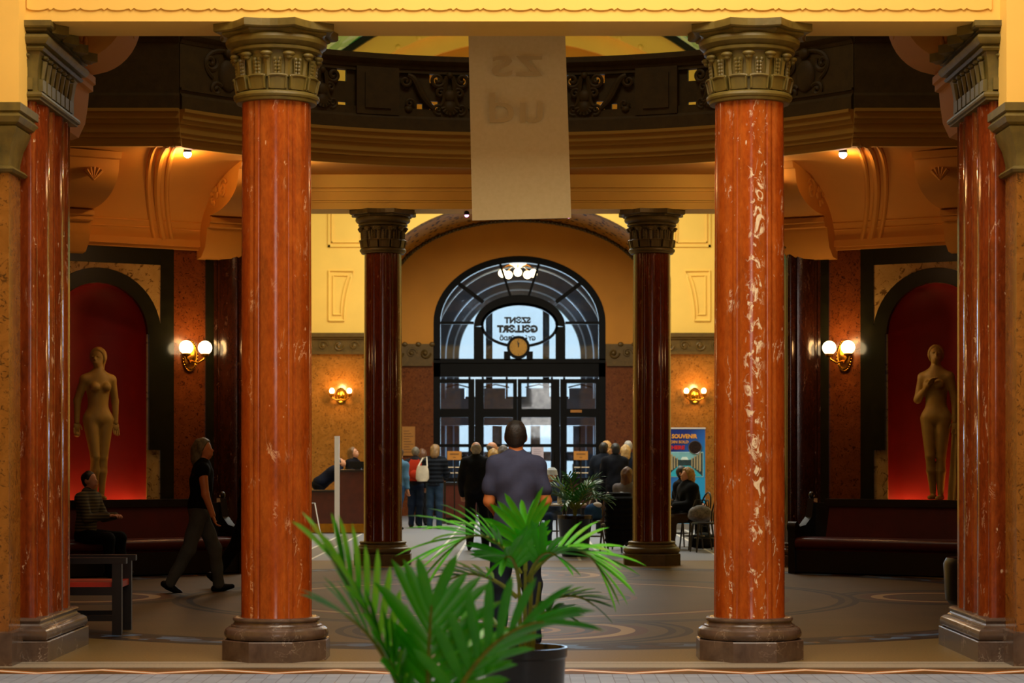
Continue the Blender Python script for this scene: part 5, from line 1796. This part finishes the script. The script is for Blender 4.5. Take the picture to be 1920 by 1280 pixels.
# right-hand group
J = joints(1.76, 5, arms={'L': ((-.25, .2, -1), (.2, .8, -.3)), 'R': ((.25, .1, -1), (0, .3, -1))}, head=(-12, -18))
pk = person('person in a dark blue coat wearing a black backpack by the right door', fl(1132, 41.5), -.2, J, top='141a26', pants='10121a', hair=('short', '120e0c'), g=.032, fat=1.12, hem=-.16)
J = joints(1.74, 8, arms=TALK, head=(-14, 25))
person('black-haired person bending forward between the backpack wearer and a blonde woman', fl(1154, 40.2), .15, J, top='0e1018', pants='0c0d14', hair=('short', '0c0a0a'), g=.03, face=True)
J = joints(1.70, 3, head=(-6, 0))
person('blonde woman in a navy jacket left of the rear right column', fl(1173, 40.8), 0, J, top='10182a', pants='101420', hair=('bob', 'b08c58'), g=.026, fem=1)
J = joints(1.80, 0)
person('grey-haired person standing behind the blonde woman at the rear right column', fl(1178, 44), 0, J, top='1c1c22', pants='101420', hair=('short', '98928c'))
J = joints(1.78, 0, head=(-6, 0))
person('curly fair-haired person furthest back beside the right door', fl(1137, 45), .3, J, top='18181e', pants='101420', hair=('curly', 'b0844c'))

# seated guests
J = joints(1.68, 4, zp=.56, arms={'L': ((-.15, .4, -1), (.3, .9, .1)), 'R': ((.15, .3, -1), (-.1, 1, -.05))}, legs=SIT, head=(-6, 0))
person('seated woman with long brown hair and a grey top left of the rear right column', fl(1174, 34.6), LF - 2.0, J, top='6a6468', pants='14141a', hair=('long', '5a3416'), fem=1, group='seated cafe guests')
J = joints(1.74, 8, zp=.56, arms=TALK, legs=SIT, head=(-14, 0))
person('seated dark-haired man in black facing the woman in the black coat', fl(1272, 35.6), RT - .5, J, top='0e0e12', pants='101014', hair=('short', '1c120c'), g=.026, face=True, group='seated cafe guests')
J = joints(1.66, 10, zp=.56, arms=TALK, legs=SIT, head=(-12, 0))
person('seated woman with curly blonde hair in a black hooded coat', fl(1298, 34.5), LF + .35, J, top='0a0a0c', pants='3a2a18', hair=('curly', '9a7434'), g=.05, fat=1.12, coat=.10, fem=1, group='seated cafe guests')
J = joints(1.66, 6, zp=.54, arms=TALK, legs=SIT, head=(-10, 10))
ph_ = person('seated guest with a pale knitted cap behind the small palm', fl(1037, 36.6), TO - .5, J, top='3a4a6a', pants='1c2a44', hair=('short', '8a8a90'), group='seated cafe guests', face=True)

# left side
J = joints(1.74, 4, arms={'L': ((-.12, -.25, -1), (0, .25, -1)), 'R': ((.12, .12, -1), (0, .35, -1))}, legs={'L': ((-.02, .42, -1), (0, .12, -1)), 'R': ((.02, -.30, -1), (0, -.55, -1))}, head=(-6, -20))
person('person in a black sleeveless top and grey trousers striding past the left bench', fl(374, 23.9), RT + .15, J, M_SKINO, '0a0908', .10, -.10, .018, '4a4c48', '0c0b0b', ('bob', '6a5a34'), vox=.014, group='people on the left side', topname='vest')
J = joints(1.70, 4, legs={'L': ((-.02, .34, -1), (0, .05, -1)), 'R': ((.02, -.35, -1), (0, -.7, -1))})
person('dark-clothed walker almost hidden behind the front left column', fl(466, 24.7), RT, J, top='0e0e0e', pants='101012', hair=('short', '6a6458'), vox=.018, group='people on the left side')
J = joints(1.70, 6, zp=.56, arms={'L': ((-.1, .4, -1), (.4, .8, .1)), 'R': ((.1, .4, -1), (-.5, .7, .1))}, legs=SIT, head=(-8, 0))
def stripes(a, b_):
    m, nt, b = newmat('striped_knit')
    sp = nt.nodes.new('ShaderNodeSeparateXYZ')
    nt.links.new(coords(nt), sp.inputs[0])
    w = mth(nt, 'GREATER_THAN', mth(nt, 'SINE', mth(nt, 'MULTIPLY', sp.outputs[2], 160)), 0)
    nt.links.new(mixc(nt, w, a, b_), b.inputs['Base Color'])
    b.inputs['Roughness'].default_value = .85
    return m
sp_ = person('dark-haired person in a striped top sitting with folded arms on the left bench', (X(160, 26.7), 26.7, 0), RT - .35, J, top='2a2618', pants='0a0a0c', hair=('short', '0c0807'), vox=.016, group='people on the left side')
for ch in sp_.children:
    if ch.name.startswith('jacket'): ch.data.materials[0] = stripes('2a2416', '5a5030')

# bags and the like
def bag_on(loc, rz, label, w, d, h, m, name='backpack', strap=True, cat='backpack'):
    o = thing(name, label, cat, loc, rz)
    n = 4
    rings = []
    for z, k in ((0, .82), (.06, 1), (.5, 1), (.85, .92), (1, .6)):
        rings.append([(w * k * (abs(math.cos(a)) ** .5) * (1 if math.cos(a) >= 0 else -1), d * k * (abs(math.sin(a)) ** .5) * (1 if math.sin(a) >= 0 else -1), h * z) for a in [2 * math.pi * j / 20 for j in range(20)]])
    MB().loft(rings).build('main_pouch', m, o)
    MB().sphere((0, -d * 1.05, h * .3), (w * .7, d * .5, h * .22), 10, 7).build('front_pocket', m, o)
    if strap:
        for q in (-1, 1):
            MB().tube([(q * w * .6, d, h * .1), (q * w * .65, d + .12, h * .4), (q * w * .6, d + .14, h * .95), (q * w * .5, d, h * 1.0)], .02, 6).build('strap', m, o)
    return o
bag_on((X(779, 44.6), 44.36, .98), 0, 'orange-red backpack worn on a dark jacket left of the doors', .15, .07, .44, cloth('a02c14'))
bag_on((X(1140, 41.4), 41.22, .92), -.2, 'black backpack worn on a dark blue coat by the right door', .17, .09, .50, cloth('0a0c12', .5))
hb = thing('shoulder_bag', 'pale beige shoulder bag hanging from the quilted jacket', 'bag', (X(792, 43.8), 43.8, .98), .2)
MB().loft([[(w * math.cos(a), .06 * math.sin(a), z) for a in [2 * math.pi * j / 16 for j in range(16)]] for w, z in ((.10, 0), (.14, .06), (.13, .22), (.10, .32))]).build('pouch', cloth('c8bca8'), hb)
MB().tube([(-.09, 0, .30), (.02, .05, .48), (.10, .08, .50), (.10, 0, .30)], .014, 6).build('strap', cloth('d8d0c0'), hb)
cap_ = thing('knitted_cap', 'pale grey knitted cap on the guest behind the small palm', 'cap')
jh = (ph_.matrix_basis @ (J['head'] if False else V3((0, 0, 0))))
# the pale cap sits on the seated guest's head
Jh = joints(1.66, 6, zp=.54, arms=TALK, legs=SIT, head=(-10, 10))
hw = Matrix.Translation(ph_.location) @ Matrix.Rotation(ph_.rotation_euler.z, 4, 'Z') @ (Jh['head'] + V3((0, -.01, .03)))
cap_.location = hw
MB().lathe([(.0, .105), (.05, .10), (.09, .06), (.10, .0), (.107, -.02), (.10, -.03), (.085, -.02)], 20).build('crown', cloth('b4bac0'), cap_)

# ------------------------------------------------------------------ reception desk
YC = 41.4
rd = thing('reception_desk', 'dark red wooden reception desk with a brass kick plate, left of the rear left column', 'desk', (0, YC, 0))
xa, xb, xc = X(572, YC), X(636, YC), X(708, YC)
def bxp(x0, x1, y0, y1, z0, z1, nm, m, par): return MB().box(x0, x1, y0, y1, z0, z1).build(nm, m, par, smooth=False)
M_DESK = plain('desk_wood', '4a1c0e', .35, 0, .2, 7)
bxp(xa, xb, 0, .7, .0, .80, 'low_body', M_DESK, rd)
bxp(xb, xc, -.02, .7, .0, 1.20, 'high_body', M_DESK, rd)
bxp(xa - .02, xb, -.04, .72, .80, .835, 'low_top', M_WOODD, rd)
bxp(xb - .02, xc, -.06, .72, 1.20, 1.235, 'high_top', M_WOODD, rd)
bxp(xa, xb - .02, -.012, .0, .02, .19, 'kick_plate', M_BRASS, rd)
bxp(xb + .02, xc, -.034, -.02, .02, .19, 'kick_plate', M_BRASS, rd)
mon = thing('monitor', 'black computer monitor on the high end of the reception desk', 'monitor', (X(672, YC + .3), YC + .3, 1.235))
bxp(-.17, .17, -.02, .02, .03, .16, 'screen_back', M_BLK, mon)
bxp(-.06, .06, -.05, .05, 0, .03, 'stand', M_BLK, mon)
sp2 = thing('barrier_post', 'tall white square barrier post in front of the reception desk', 'post', (X(632, 40.4), 40.4, 0))
bxp(-.045, .045, -.03, .03, .012, 1.88, 'post', M_WHITE, sp2)
bxp(-.06, .16, -.08, .08, 0, .012, 'foot_plate', M_WHITE, sp2)
lb_ = thing('leaning_frame', 'thin white frame leaning against the reception desk', 'frame', (X(592, 40.7), 40.7, 0), .5)
for a, b_ in (((-.1, 0, 0), (-.1, .28, .6)), ((.1, 0, 0), (.1, .28, .6)), ((-.1, 0, 0), (.1, 0, 0)), ((-.1, .28, .6), (.1, .28, .6))):
    MB().beam(a, b_, .016, .012).build('frame_bar', M_WHITE, lb_, smooth=False)

# notice board on the wall left of the doors
nb = thing('notice_board', 'narrow amber notice board on the wall left of the doors', 'notice board', (X(766, YD - .08), YD - .08, 1.5))
bxp(-.16, .16, -.01, .03, 0, .72, 'board', M_SIGN, nb)
for k in range(9): bxp(-.12, .12 - .05 * (k % 3), -.014, -.01, .08 + .065 * k, .095 + .065 * k, 'text_line', plain('notice_ink', '6a4418', .6), nb)
# stand signs
def stand_sign(px, D, lab):
    o = thing('stand_sign', lab, 'sign', (X(px, D), D, 0), 0, 'amber signs on stands')
    z0, z1 = Z(862, D), Z(845.5, D)
    bxp(-.155, .155, -.012, .0, z0, z1, 'card', M_SIGN, o)
    bxp(-.10, .10, -.015, -.012, z1 - .075, z1 - .05, 'text_line', plain('notice_ink', '6a4418', .6), o)
    bxp(-.03, .03, -.015, -.012, z0 + .05, z0 + .065, 'text_line', plain('notice_ink', '6a4418', .6), o)
    MB().tube([(0, .02, .02), (0, .02, z1)], .015, 8).build('pole', M_BLK, o)
    MB().lathe([(.0, .0), (.17, .0), (.17, .02), (.02, .03)], 20, (0, .02)).build('base', M_BLK, o)
stand_sign(852, 46.5, 'amber sign card on a stand right of the quilted jacket')
stand_sign(1089, 46.5, 'amber sign card on a stand left of the right-hand group')
ws = thing('paper_notice', 'white paper notice on a stand right of the central man', 'notice', (X(1008, 46.8), 46.8, 0))
bxp(-.13, .13, -.01, 0, Z(867, 46.8), Z(838, 46.8), 'paper', M_PAPER, ws)
for k in range(6): bxp(-.09, .09 - .03 * (k % 2), -.012, -.01, Z(861 - k * 3.6, 46.8), Z(861 - k * 3.6, 46.8) + .012, 'text_line', plain('grey_ink', '8a8290', .6), ws)
MB().tube([(0, .02, .02), (0, .02, 1.6)], .015, 8).build('pole', M_BLK, ws)
MB().lathe([(.0, .0), (.17, .0), (.17, .02), (.02, .03)], 20, (0, .02)).build('base', M_BLK, ws)
# queue railing
def railing(px0, px1, D, lab):
    o = thing('queue_railing', lab, 'railing', (X(px0, D), D, 0), 0, 'queue railings by the doors')
    w = X(px1, D) - X(px0, D)
    for z in (Z(876, D), Z(886.5, D)): MB().tube([(0, 0, z), (w, 0, z)], .014, 8).build('rail', plain('pale_steel', '9a8a70', .35, .6), o)
    for x in (0, w):
        MB().tube([(x, 0, .02), (x, 0, 1.32)], .022, 8).build('post', M_BLK, o)
        MB().lathe([(.0, .0), (.13, .0), (.13, .02), (.02, .03)], 16, (x, 0)).build('foot', M_BLK, o)
railing(834, 874, 47.2, 'low steel queue railing left of the doors')
railing(1075, 1112, 47.2, 'low steel queue railing right of the doors')
tc2 = thing('turnstile_cabinet', 'low dark red cabinet by the doors behind the queue railing', 'cabinet', (X(858, 48.2), 48.2, 0))
bxp(-.42, .42, 0, .5, .1, .85, 'body', M_DESK, tc2)
bxp(-.45, .45, -.03, .53, .85, .9, 'top', M_WOODD, tc2)
bxp(-.4, .4, .02, .48, 0, .1, 'plinth', M_BLK, tc2)

# ------------------------------------------------------------------ souvenir roll-up
YS = 43.6
sv = thing('souvenir_rollup', 'blue roll-up poster advertising souvenir coins, right of the rear right column', 'poster', (X(1283, YS), YS, 0))
zb_, zt_ = .12, Z(803, YS)
def poster():
    m, nt, b = newmat('poster_blue')
    v = coords(nt)
    sp = nt.nodes.new('ShaderNodeSeparateXYZ')
    nt.links.new(v, sp.inputs[0])
    g = mth(nt, 'ADD', mth(nt, 'MULTIPLY', sp.outputs[0], .9), mth(nt, 'MULTIPLY', mth(nt, 'SUBTRACT', 1.9, sp.outputs[2]), .7))
    nt.links.new(ramp(nt, g, [(.0, '0c2a80'), (.35, '1a62c0'), (.8, '189ce0')]), b.inputs['Base Color'])
    b.inputs['Roughness'].default_value = .35
    return m
pw = (X(1322, YS) - X(1244, YS)) / 2
bxp(-pw, pw, -.006, .006, zb_, zt_, 'sheet', poster(), sv)
bxp(-pw - .01, pw + .01, -.015, .015, zt_ - .01, zt_ + .02, 'top_rail', M_WHITE, sv)
bxp(-pw - .02, pw + .02, -.1, .1, 0, .12, 'cassette', plain('alu', '9a9ca0', .35, .7), sv)
M_OR, M_RD = plain('poster_orange', 'f0a83a', .5), plain('poster_red', 'd01c1c', .5)
text('SOUVENIR', .115, (0, -.012, Z(818, YS)), sv, M_OR, False, 'lettering', .002, bold=.004, width=.52)
text('COIN SOLD', .075, (-.13, -.012, Z(828.5, YS)), sv, M_OR, False, 'lettering', .002, bold=.002, width=.43)
text('HERE', .10, (-.13, -.012, Z(839, YS)), sv, M_RD, False, 'lettering', .002, bold=.005, width=.27)
px0, px1, pz0, pz1 = -pw + .06, pw - .05, Z(893, YS), Z(848, YS)
bxp(px0 - .012, px1 + .012, -.010, -.006, pz0 - .012, pz1 + .012, 'photo_border', plain('pale_cyan', 'b0e0f0', .5), sv)
bxp(px0, px1, -.013, -.010, pz0, pz1, 'photo', plain('photo_dark', '1c3a44', .5, 0, .3, 20), sv)
pc = (px0 + px1) / 2
MB().prism([(px0, pz0), (px1, pz0), (pc + .12, pz0 + .22), (pc - .12, pz0 + .22)], -.016, -.013).build('photo_pool', plain('pool_cyan', '28b0d0', .4), sv, smooth=False)
MB().prism([(px0, pz1), (px1, pz1), (pc + .12, pz0 + .34), (pc - .12, pz0 + .34)], -.016, -.013).build('photo_roof', plain('roof_cyan', '78b8c8', .4), sv, smooth=False)
MB().prism([(pc - .08, pz0 + .34), (pc + .08, pz0 + .34), (pc + .05, pz0 + .40), (pc - .05, pz0 + .40)], -.018, -.016).build('photo_window', plain('roof_white', 'd8f0f0', .4), sv, smooth=False)
for k in range(4):
    for q in (-1, 1):
        xk = pc + q * (.15 + .055 * k)
        hk = .08 + .035 * k
        bxp(xk - .012 - .003 * k, xk + .012 + .003 * k, -.018, -.016, pz0 + .27 - hk * .9, pz0 + .30 + hk, 'photo_column', plain('photo_stone', 'a89a78', .5), sv)
cn = disc(.135, -.024, -.012).build('coin', plain('coin_dark', '2c2426', .3, .6, .4, 30), sv, loc=(X(1303, YS) - X(1283, YS), 0, Z(838.5, YS)))
rings = [[(r * math.cos(2 * math.pi * k / 30), y, r * math.sin(2 * math.pi * k / 30)) for r, y in ((.125, -.024), (.135, -.03), (.14, -.02))] for k in range(31)]
MB().loft(rings, True, False, False).build('coin_rim', plain('coin_rim', '6a6466', .3, .8), cn)
text('1', .10, (-.22, -.012, Z(905, YS)), sv, M_OR, False, 'lettering', .002, bold=.01) if False else None

# ------------------------------------------------------------------ cafe tables and chairs
def table(x, y, lab, r=.36):
    o = thing('cafe_table', lab, 'table', (x, y, 0), 0, 'round cafe tables')
    MB().lathe([(.0, .715), (r - .01, .715), (r, .72), (r, .74), (r - .01, .748), (.0, .748)], 32).build('tabletop', plain('table_top', 'a89880', .3), o)
    MB().lathe([(.03, .04), (.03, .715)], 12).build('stem', M_BLK, o)
    for k in range(4):
        a = math.pi / 4 + math.pi / 2 * k
        MB().tube([(.02 * math.cos(a), .02 * math.sin(a), .1), (.18 * math.cos(a), .18 * math.sin(a), .06), (.3 * math.cos(a), .3 * math.sin(a), .015)], .018, 6).build('foot', M_BLK, o)
    return o
T1 = (X(1058, 34.2), 34.2)
T2 = (X(1240, 34.8), 34.8)
table(*T1, 'round cafe table beside the small palm, with a cup and a shaker on it')
table(*T2, 'round cafe table half hidden by the rear right column')
def cup(x, y, lab):
    o = thing('coffee_cup', lab, 'cup', (x, y, .748), random.random() * 6, 'coffee cups on the cafe tables')
    MB().lathe([(.0, .0), (.06, .002), (.075, .012), (.0, .008)], 18).build('saucer', M_WHITE, o)
    MB().lathe([(.02, .01), (.03, .012), (.042, .05), (.042, .065), (.036, .05), (.02, .02), (0, .018)], 18).build('bowl', M_WHITE, o)
    MB().tube([(.04, 0, .05), (.062, 0, .045), (.058, 0, .03), (.036, 0, .025)], .005, 6).build('handle', M_WHITE, o)
cup(T1[0] - .24, T1[1] - .14, 'white coffee cup at the left end of the table behind the palm')
cup(T2[0] + .14, T2[1] - .24, 'white coffee cup in front of the woman in the black coat')
sk = thing('sugar_shaker', 'small chrome sugar shaker on the cafe table behind the palm', 'shaker', (T1[0] - .08, T1[1] - .2, .748))
MB().lathe([(.0, 0), (.036, 0), (.038, .01), (.034, .07), (.03, .09)], 16).build('jar', plain('frosted_jar', 'c8c4bc', .2), sk)
MB().lathe([(.031, .09), (.032, .11), (.018, .13), (.008, .15), (0, .152)], 16).build('spout', plain('alu', '9a9ca0', .35, .7), sk)
def chair(x, y, rz, lab, m=M_WOODD):
    o = thing('bentwood_chair', lab, 'chair', (x, y, 0), rz, 'black bentwood chairs')
    MB().lathe([(.0, .44), (.20, .44), (.21, .45), (.20, .47), (.0, .465)], 24).build('seat', m, o)
    for sx in (-1, 1):
        MB().tube([(sx * .15, .15, .45), (sx * .18, .19, 0)], [.018, .013], 8).build('leg', m, o)
        MB().tube([(sx * .14, -.15, .45), (sx * .17, -.22, 0)], [.018, .013], 8).build('leg', m, o)
    MB().tube([(-.15, -.15, .45)] + [(-.19 * math.cos(math.pi * k / 12), -.17 - .07 * math.sin(math.pi * k / 12), .62 + .30 * math.sin(math.pi * k / 12)) for k in range(13)] + [(.15, -.15, .45)], .014, 8).build('back_hoop', m, o)
    MB().tube([(-.08, -.16, .46)] + [(-.10 * math.cos(math.pi * k / 10), -.17 - .06 * math.sin(math.pi * k / 10), .60 + .20 * math.sin(math.pi * k / 10)) for k in range(11)] + [(.08, -.16, .46)], .011, 8).build('inner_hoop', m, o)
    MB().tube([(.16 * math.cos(2 * math.pi * k / 20), .01 + .16 * math.sin(2 * math.pi * k / 20), .22) for k in range(21)], .009, 6).build('stretcher_ring', m, o)
    return o
chair(X(1176, 34.6), 34.62, LF - 2.0, 'black bentwood chair of the long-haired woman')
chair(X(1272, 35.6), 35.62, RT - .5, 'black bentwood chair of the dark-haired seated man')
chair(X(1303, 34.45), 34.45, LF + .35, 'black bentwood chair of the woman in the black hooded coat')
chair(X(1322, 33.6), 33.6, LF + .2, 'empty black bentwood chair at the edge of the front right column')
chair(X(1037, 36.6), 36.62, TO - .5, 'black bentwood chair of the guest in the knitted cap')
chair(X(1112, 34.3), 34.3, LF + .1, 'brown bentwood chair right of the small palm', M_WOODB)
cc = chair(X(1152, 33.0), 33.0, .25, 'black bentwood chair under a hung quilted coat, left of the rear right column')
ct = thing('hung_coat', 'black quilted coat hung over a chair back left of the rear right column', 'coat', (X(1152, 33.0), 33.0, 0), .25)
smesh('coat_body', surf([('c', (-.14, -.24, .86), (.14, -.24, .86), .085, .085), ('c', (-.12, -.27, .80), (-.13, -.28, .22), .11, .10), ('c', (.12, -.27, .80), (.12, -.27, .28), .11, .11), ('c', (0, -.26, .8), (0, -.27, .25), .12, .12)], .016, .05, (), lambda G: (.012 * np.cos(G[:, 2] * 2 * math.pi / .09)).astype(np.float32)), cloth('0c0d14', .6), ct)
smesh('coat_sleeve', surf([('c', (.20, -.24, .80), (.25, -.30, .40), .06, .05)], .016, .02, (), lambda G: (.008 * np.cos(G[:, 2] * 2 * math.pi / .08)).astype(np.float32)), cloth('0c0d14', .6), ct)
hbg = thing('patterned_handbag', 'grey patterned handbag on the chair behind the woman in the black coat', 'bag', (X(1313, 33.9), 33.9, .47), .3)
M_PAT = marble_mottle('patterned_cloth', '4a4644', '8a8480', '1a1614', 30, .7)
smesh('pouch', surf([('e', (0, 0, .13), (.20, .10, .13)), ('e', (.0, 0, .08), (.21, .11, .08))], .016, .03), M_PAT, hbg)
MB().tube([(-.12, 0, .22), (-.08, 0, .34), (.08, 0, .34), (.12, 0, .22)], .012, 6).build('handle', M_BLK, hbg)
bgf = thing('floor_bag', 'black bag on the floor under the chairs right of the rear right column', 'bag', (X(1318, 34.9), 34.9, 0), .2)
smesh('pouch', surf([('e', (0, 0, .13), (.24, .12, .13)), ('e', (0, 0, .06), (.25, .13, .06))], .018, .03), cloth('0c0c10', .6), bgf)
MB().tube([(-.12, 0, .24), (-.06, 0, .36), (.06, 0, .36), (.12, 0, .24)], .012, 6).build('handle', M_BLK, bgf)
bb = thing('shopping_bag', 'blue and white shopping bag on the brown chair right of the small palm', 'bag', (X(1112, 34.32), 34.32, .47), .4)
smesh('pouch', surf([('e', (0, 0, .14), (.15, .10, .14)), ('e', (0, 0, .06), (.16, .10, .06))], .016, .03), cloth('2a4c7a'), bb)
smesh('paper_wrap', surf([('e', (.06, -.03, .25), (.08, .06, .05))], .014, .02), cloth('d8d0cc'), bb)
MB().tube([(-.07, 0, .26), (-.03, 0, .36), (.05, 0, .36), (.08, 0, .26)], .01, 6).build('handle', M_WHITE, bb)

# ------------------------------------------------------------------ palms
def frond(base, direc, L, droop, nleaf, ll, parent, m, seed, w=.028, wid=1.0, start=.35, roll=0.0, seg=6, each=True):
    """arching stalk with a leaflet either side; leaflets are objects of their own"""
    r = random.Random(seed)
    d = Vector(direc).normalized()
    p = Vector(base)
    pts = [p.copy()]
    n = 16
    for k in range(n):
        t = k / n
        d = (d + Vector((0, 0, -droop / n * (0.4 + 1.6 * t)))).normalized()
        p = p + d * (L / n)
        pts.append(p.copy())
    st = MB().tube(pts, [.012 * (1 - .75 * k / n) * wid + .002 for k in range(n + 1)], 6).build('frond', M_STEM, parent)
    allv = MB()
    for i in range(nleaf):
        t = start + (1 - start) * (i + .5) / nleaf
        f = t * n
        k = min(int(f), n - 1)
        b = pts[k].lerp(pts[k + 1], f - k)
        ax = (pts[k + 1] - pts[k]).normalized()
        side = ax.cross(Vector((0, 0, 1)))
        if side.length < .1: side = ax.cross(Vector((0, 1, 0)))
        side.normalize()
        upv = side.cross(ax)
        side = side * math.cos(roll) + upv * math.sin(roll)
        upv = side.cross(ax)
        for q in (-1, 1):
            u = (i + .5) / nleaf
            ang = math.radians(62 - 42 * u + r.uniform(-6, 6))
            ld = (ax * math.cos(ang) + side * q * math.sin(ang) + upv * .25).normalized()
            ln = ll * (.62 + .5 * math.sin(math.pi * min(1, .18 + .75 * u))) * r.uniform(.88, 1.08)
            if i == nleaf - 1: ld = (ax + side * q * .3).normalized()
            c = b.copy()
            rows = []
            for j in range(seg + 1):
                v = j / seg
                ww = w * wid * (math.sin(math.pi * min(1, .12 + .80 * v)) ** .7) * (1 if v < 1 else .05)
                wdv = ld.cross(upv).normalized() * ww
                nn = wdv.cross(ld).normalized()
                rows.append([c - wdv + nn * ww * .35, c, c + wdv + nn * ww * .35])
                ld = (ld + Vector((0, 0, -1)) * (.55 * ln / seg) * (1.0 + 1.2 * v) * r.uniform(.8, 1.2)).normalized()
                c = c + ld * (ln / seg)
            vs = [p_ for row in rows for p_ in row]
            fs = []
            for j in range(seg):
                for h_ in (0, 1):
                    a = j * 3 + h_
                    fs.append((a, a + 1, a + 4, a + 3))
            if each: MB().add(vs, fs).build('leaflet', m, st, angle=70)
            else: allv.add(vs, fs)
    if not each:
        o = allv.build('leaflets', m, st, angle=70)
        o['kind'] = 'stuff'
    return st
def pot(o, r0, r1, h, m=M_POT):
    MB().lathe([(.0, 0), (r0, 0), (r0 + .01, .02), (r1 - .01, h - .06), (r1 - .002, h - .05), (r1, h), (r1 - .015, h), (r1 - .02, h - .04), (.0, h - .05)], 40).build('pot', m, o, angle=35)
    MB().lathe([(.0, h - .035), (r1 - .025, h - .04), (r1 - .03, h - .06)], 24).build('soil', M_SOIL, o)

# middle palm in the black pot in front of the man
D2 = 11.6
p2 = thing('potted_palm', 'leafy palm in a glossy black pot in front of the man', 'potted plant', (X(984, D2), D2, 0), 0, 'potted palms')
pot(p2, .19, .232, .50)
def P2(px, py, dy=0.0): return Vector(((px - 984) / F * D2, dy, Z(py, D2)))
for (a, b_, dy) in (((978, 1230), (972, 1075), .0), ((990, 1228), (998, 1070), .03), ((984, 1230), (985, 1065), -.03), ((996, 1228), (1012, 1090), -.05)):
    MB().tube([P2(*a), P2((a[0] * .6 + b_[0] * .4), (a[1] * .6 + b_[1] * .4), dy * .5), P2(*b_, dy)], [.016, .012, .008], 8).build('stalk', M_STEM, p2)
FR = [  # start px,py, direction, length, droop, leaflet pairs, leaflet length
    ((976, 1075), (-.50, -.12, 1), .48, 2.0, 9, .42, 1, .1),
    ((985, 1070), (.02, .12, 1), .26, 1.2, 7, .26, 2, .5),
    ((998, 1075), (.75, -.05, 1), .46, 2.2, 8, .36, 3, -.2),
    ((990, 1090), (.30, -.30, 1), .30, 1.8, 7, .26, 4, .3),
    ((975, 1100), (-.15, -.35, 1), .30, 1.8, 7, .26, 5, -.3),
    ((970, 1120), (-.75, .10, .7), .42, 1.2, 6, .20, 6, .0),
    ((1000, 1140), (.85, .05, .55), .36, 1.2, 6, .20, 7, .0),
    ((990, 1170), (.6, -.3, .6), .26, 1.2, 5, .16, 8, .2),
    ((972, 1190), (-.8, -.1, .5), .30, 1.2, 5, .17, 9, .2)]
for (b0, dr, L_, dp, nl, ll, sd, ro) in FR:
    frond(P2(*b0), dr, L_, dp, nl, ll, p2, M_LEAF if sd < 6 else M_LEAFD, sd, w=.021, roll=ro)

# near palm at the bottom left, out of focus
D1 = 8.2
p1 = thing('potted_palm', 'big blurred palm fronds rising at the bottom edge, nearest the camera', 'potted plant', (X(800, D1), D1, 0), 0, 'potted palms')
pot(p1, .19, .23, .46)
def P1(px, py, dy=0.0): return Vector(((px - 800) / F * D1, dy, Z(py, D1)))
FR = [((790, 1395), (-.36, -.05, 1), .80, .50, 11, .32, 21, .35, .026),
      ((780, 1385), (-.30, .05, 1), .56, 1.1, 9, .32, 22, -.3, .024),
      ((800, 1385), (.02, -.05, 1), .52, 1.2, 9, .30, 23, .4, .022),
      ((815, 1385), (.42, -.1, 1), .66, 1.2, 9, .30, 24, .6, .022),
      ((800, 1395), (-.95, -.1, .55), .55, 1.2, 8, .26, 25, .2, .02),
      ((815, 1395), (.9, .05, .5), .52, 1.2, 8, .24, 26, .2, .02),
      ((810, 1395), (.2, .3, 1), .46, 1.2, 8, .26, 27, -.5, .02)]
for (b0, dr, L_, dp, nl, ll, sd, ro, w_) in FR:
    b = P1(*b0)
    MB().tube([(0, 0, .42), b], [.014, .011], 8).build('stalk', M_STEM, p1)
    frond(b, dr, L_, dp, nl, ll, p1, M_LEAF, sd, w=w_, roll=ro, start=.25)

# far palm by the cafe table
D3 = 32.2
p3 = thing('potted_palm', 'small palm in a tapered black pot by the cafe table right of the man', 'potted plant', (X(1078, D3), D3, 0), 0, 'potted palms')
pot(p3, .19, .27, .62)
for k in range(17):
    a = 2 * math.pi * k / 17 * 2.4
    e_ = .25 + .75 * ((k * 7) % 17) / 17
    MB().tube([(0, 0, .55), (.05 * math.cos(a), .05 * math.sin(a), .85)], .012, 6).build('stalk', M_STEM, p3)
    frond((.05 * math.cos(a), .05 * math.sin(a), .72), (math.cos(a) * e_, math.sin(a) * e_, 1), .45 + .22 * (1 - e_) + .05 * (k % 3), 1.6, 9, .20, p3, M_LEAFD, 40 + k, w=.014, seg=4, start=.2, each=False)
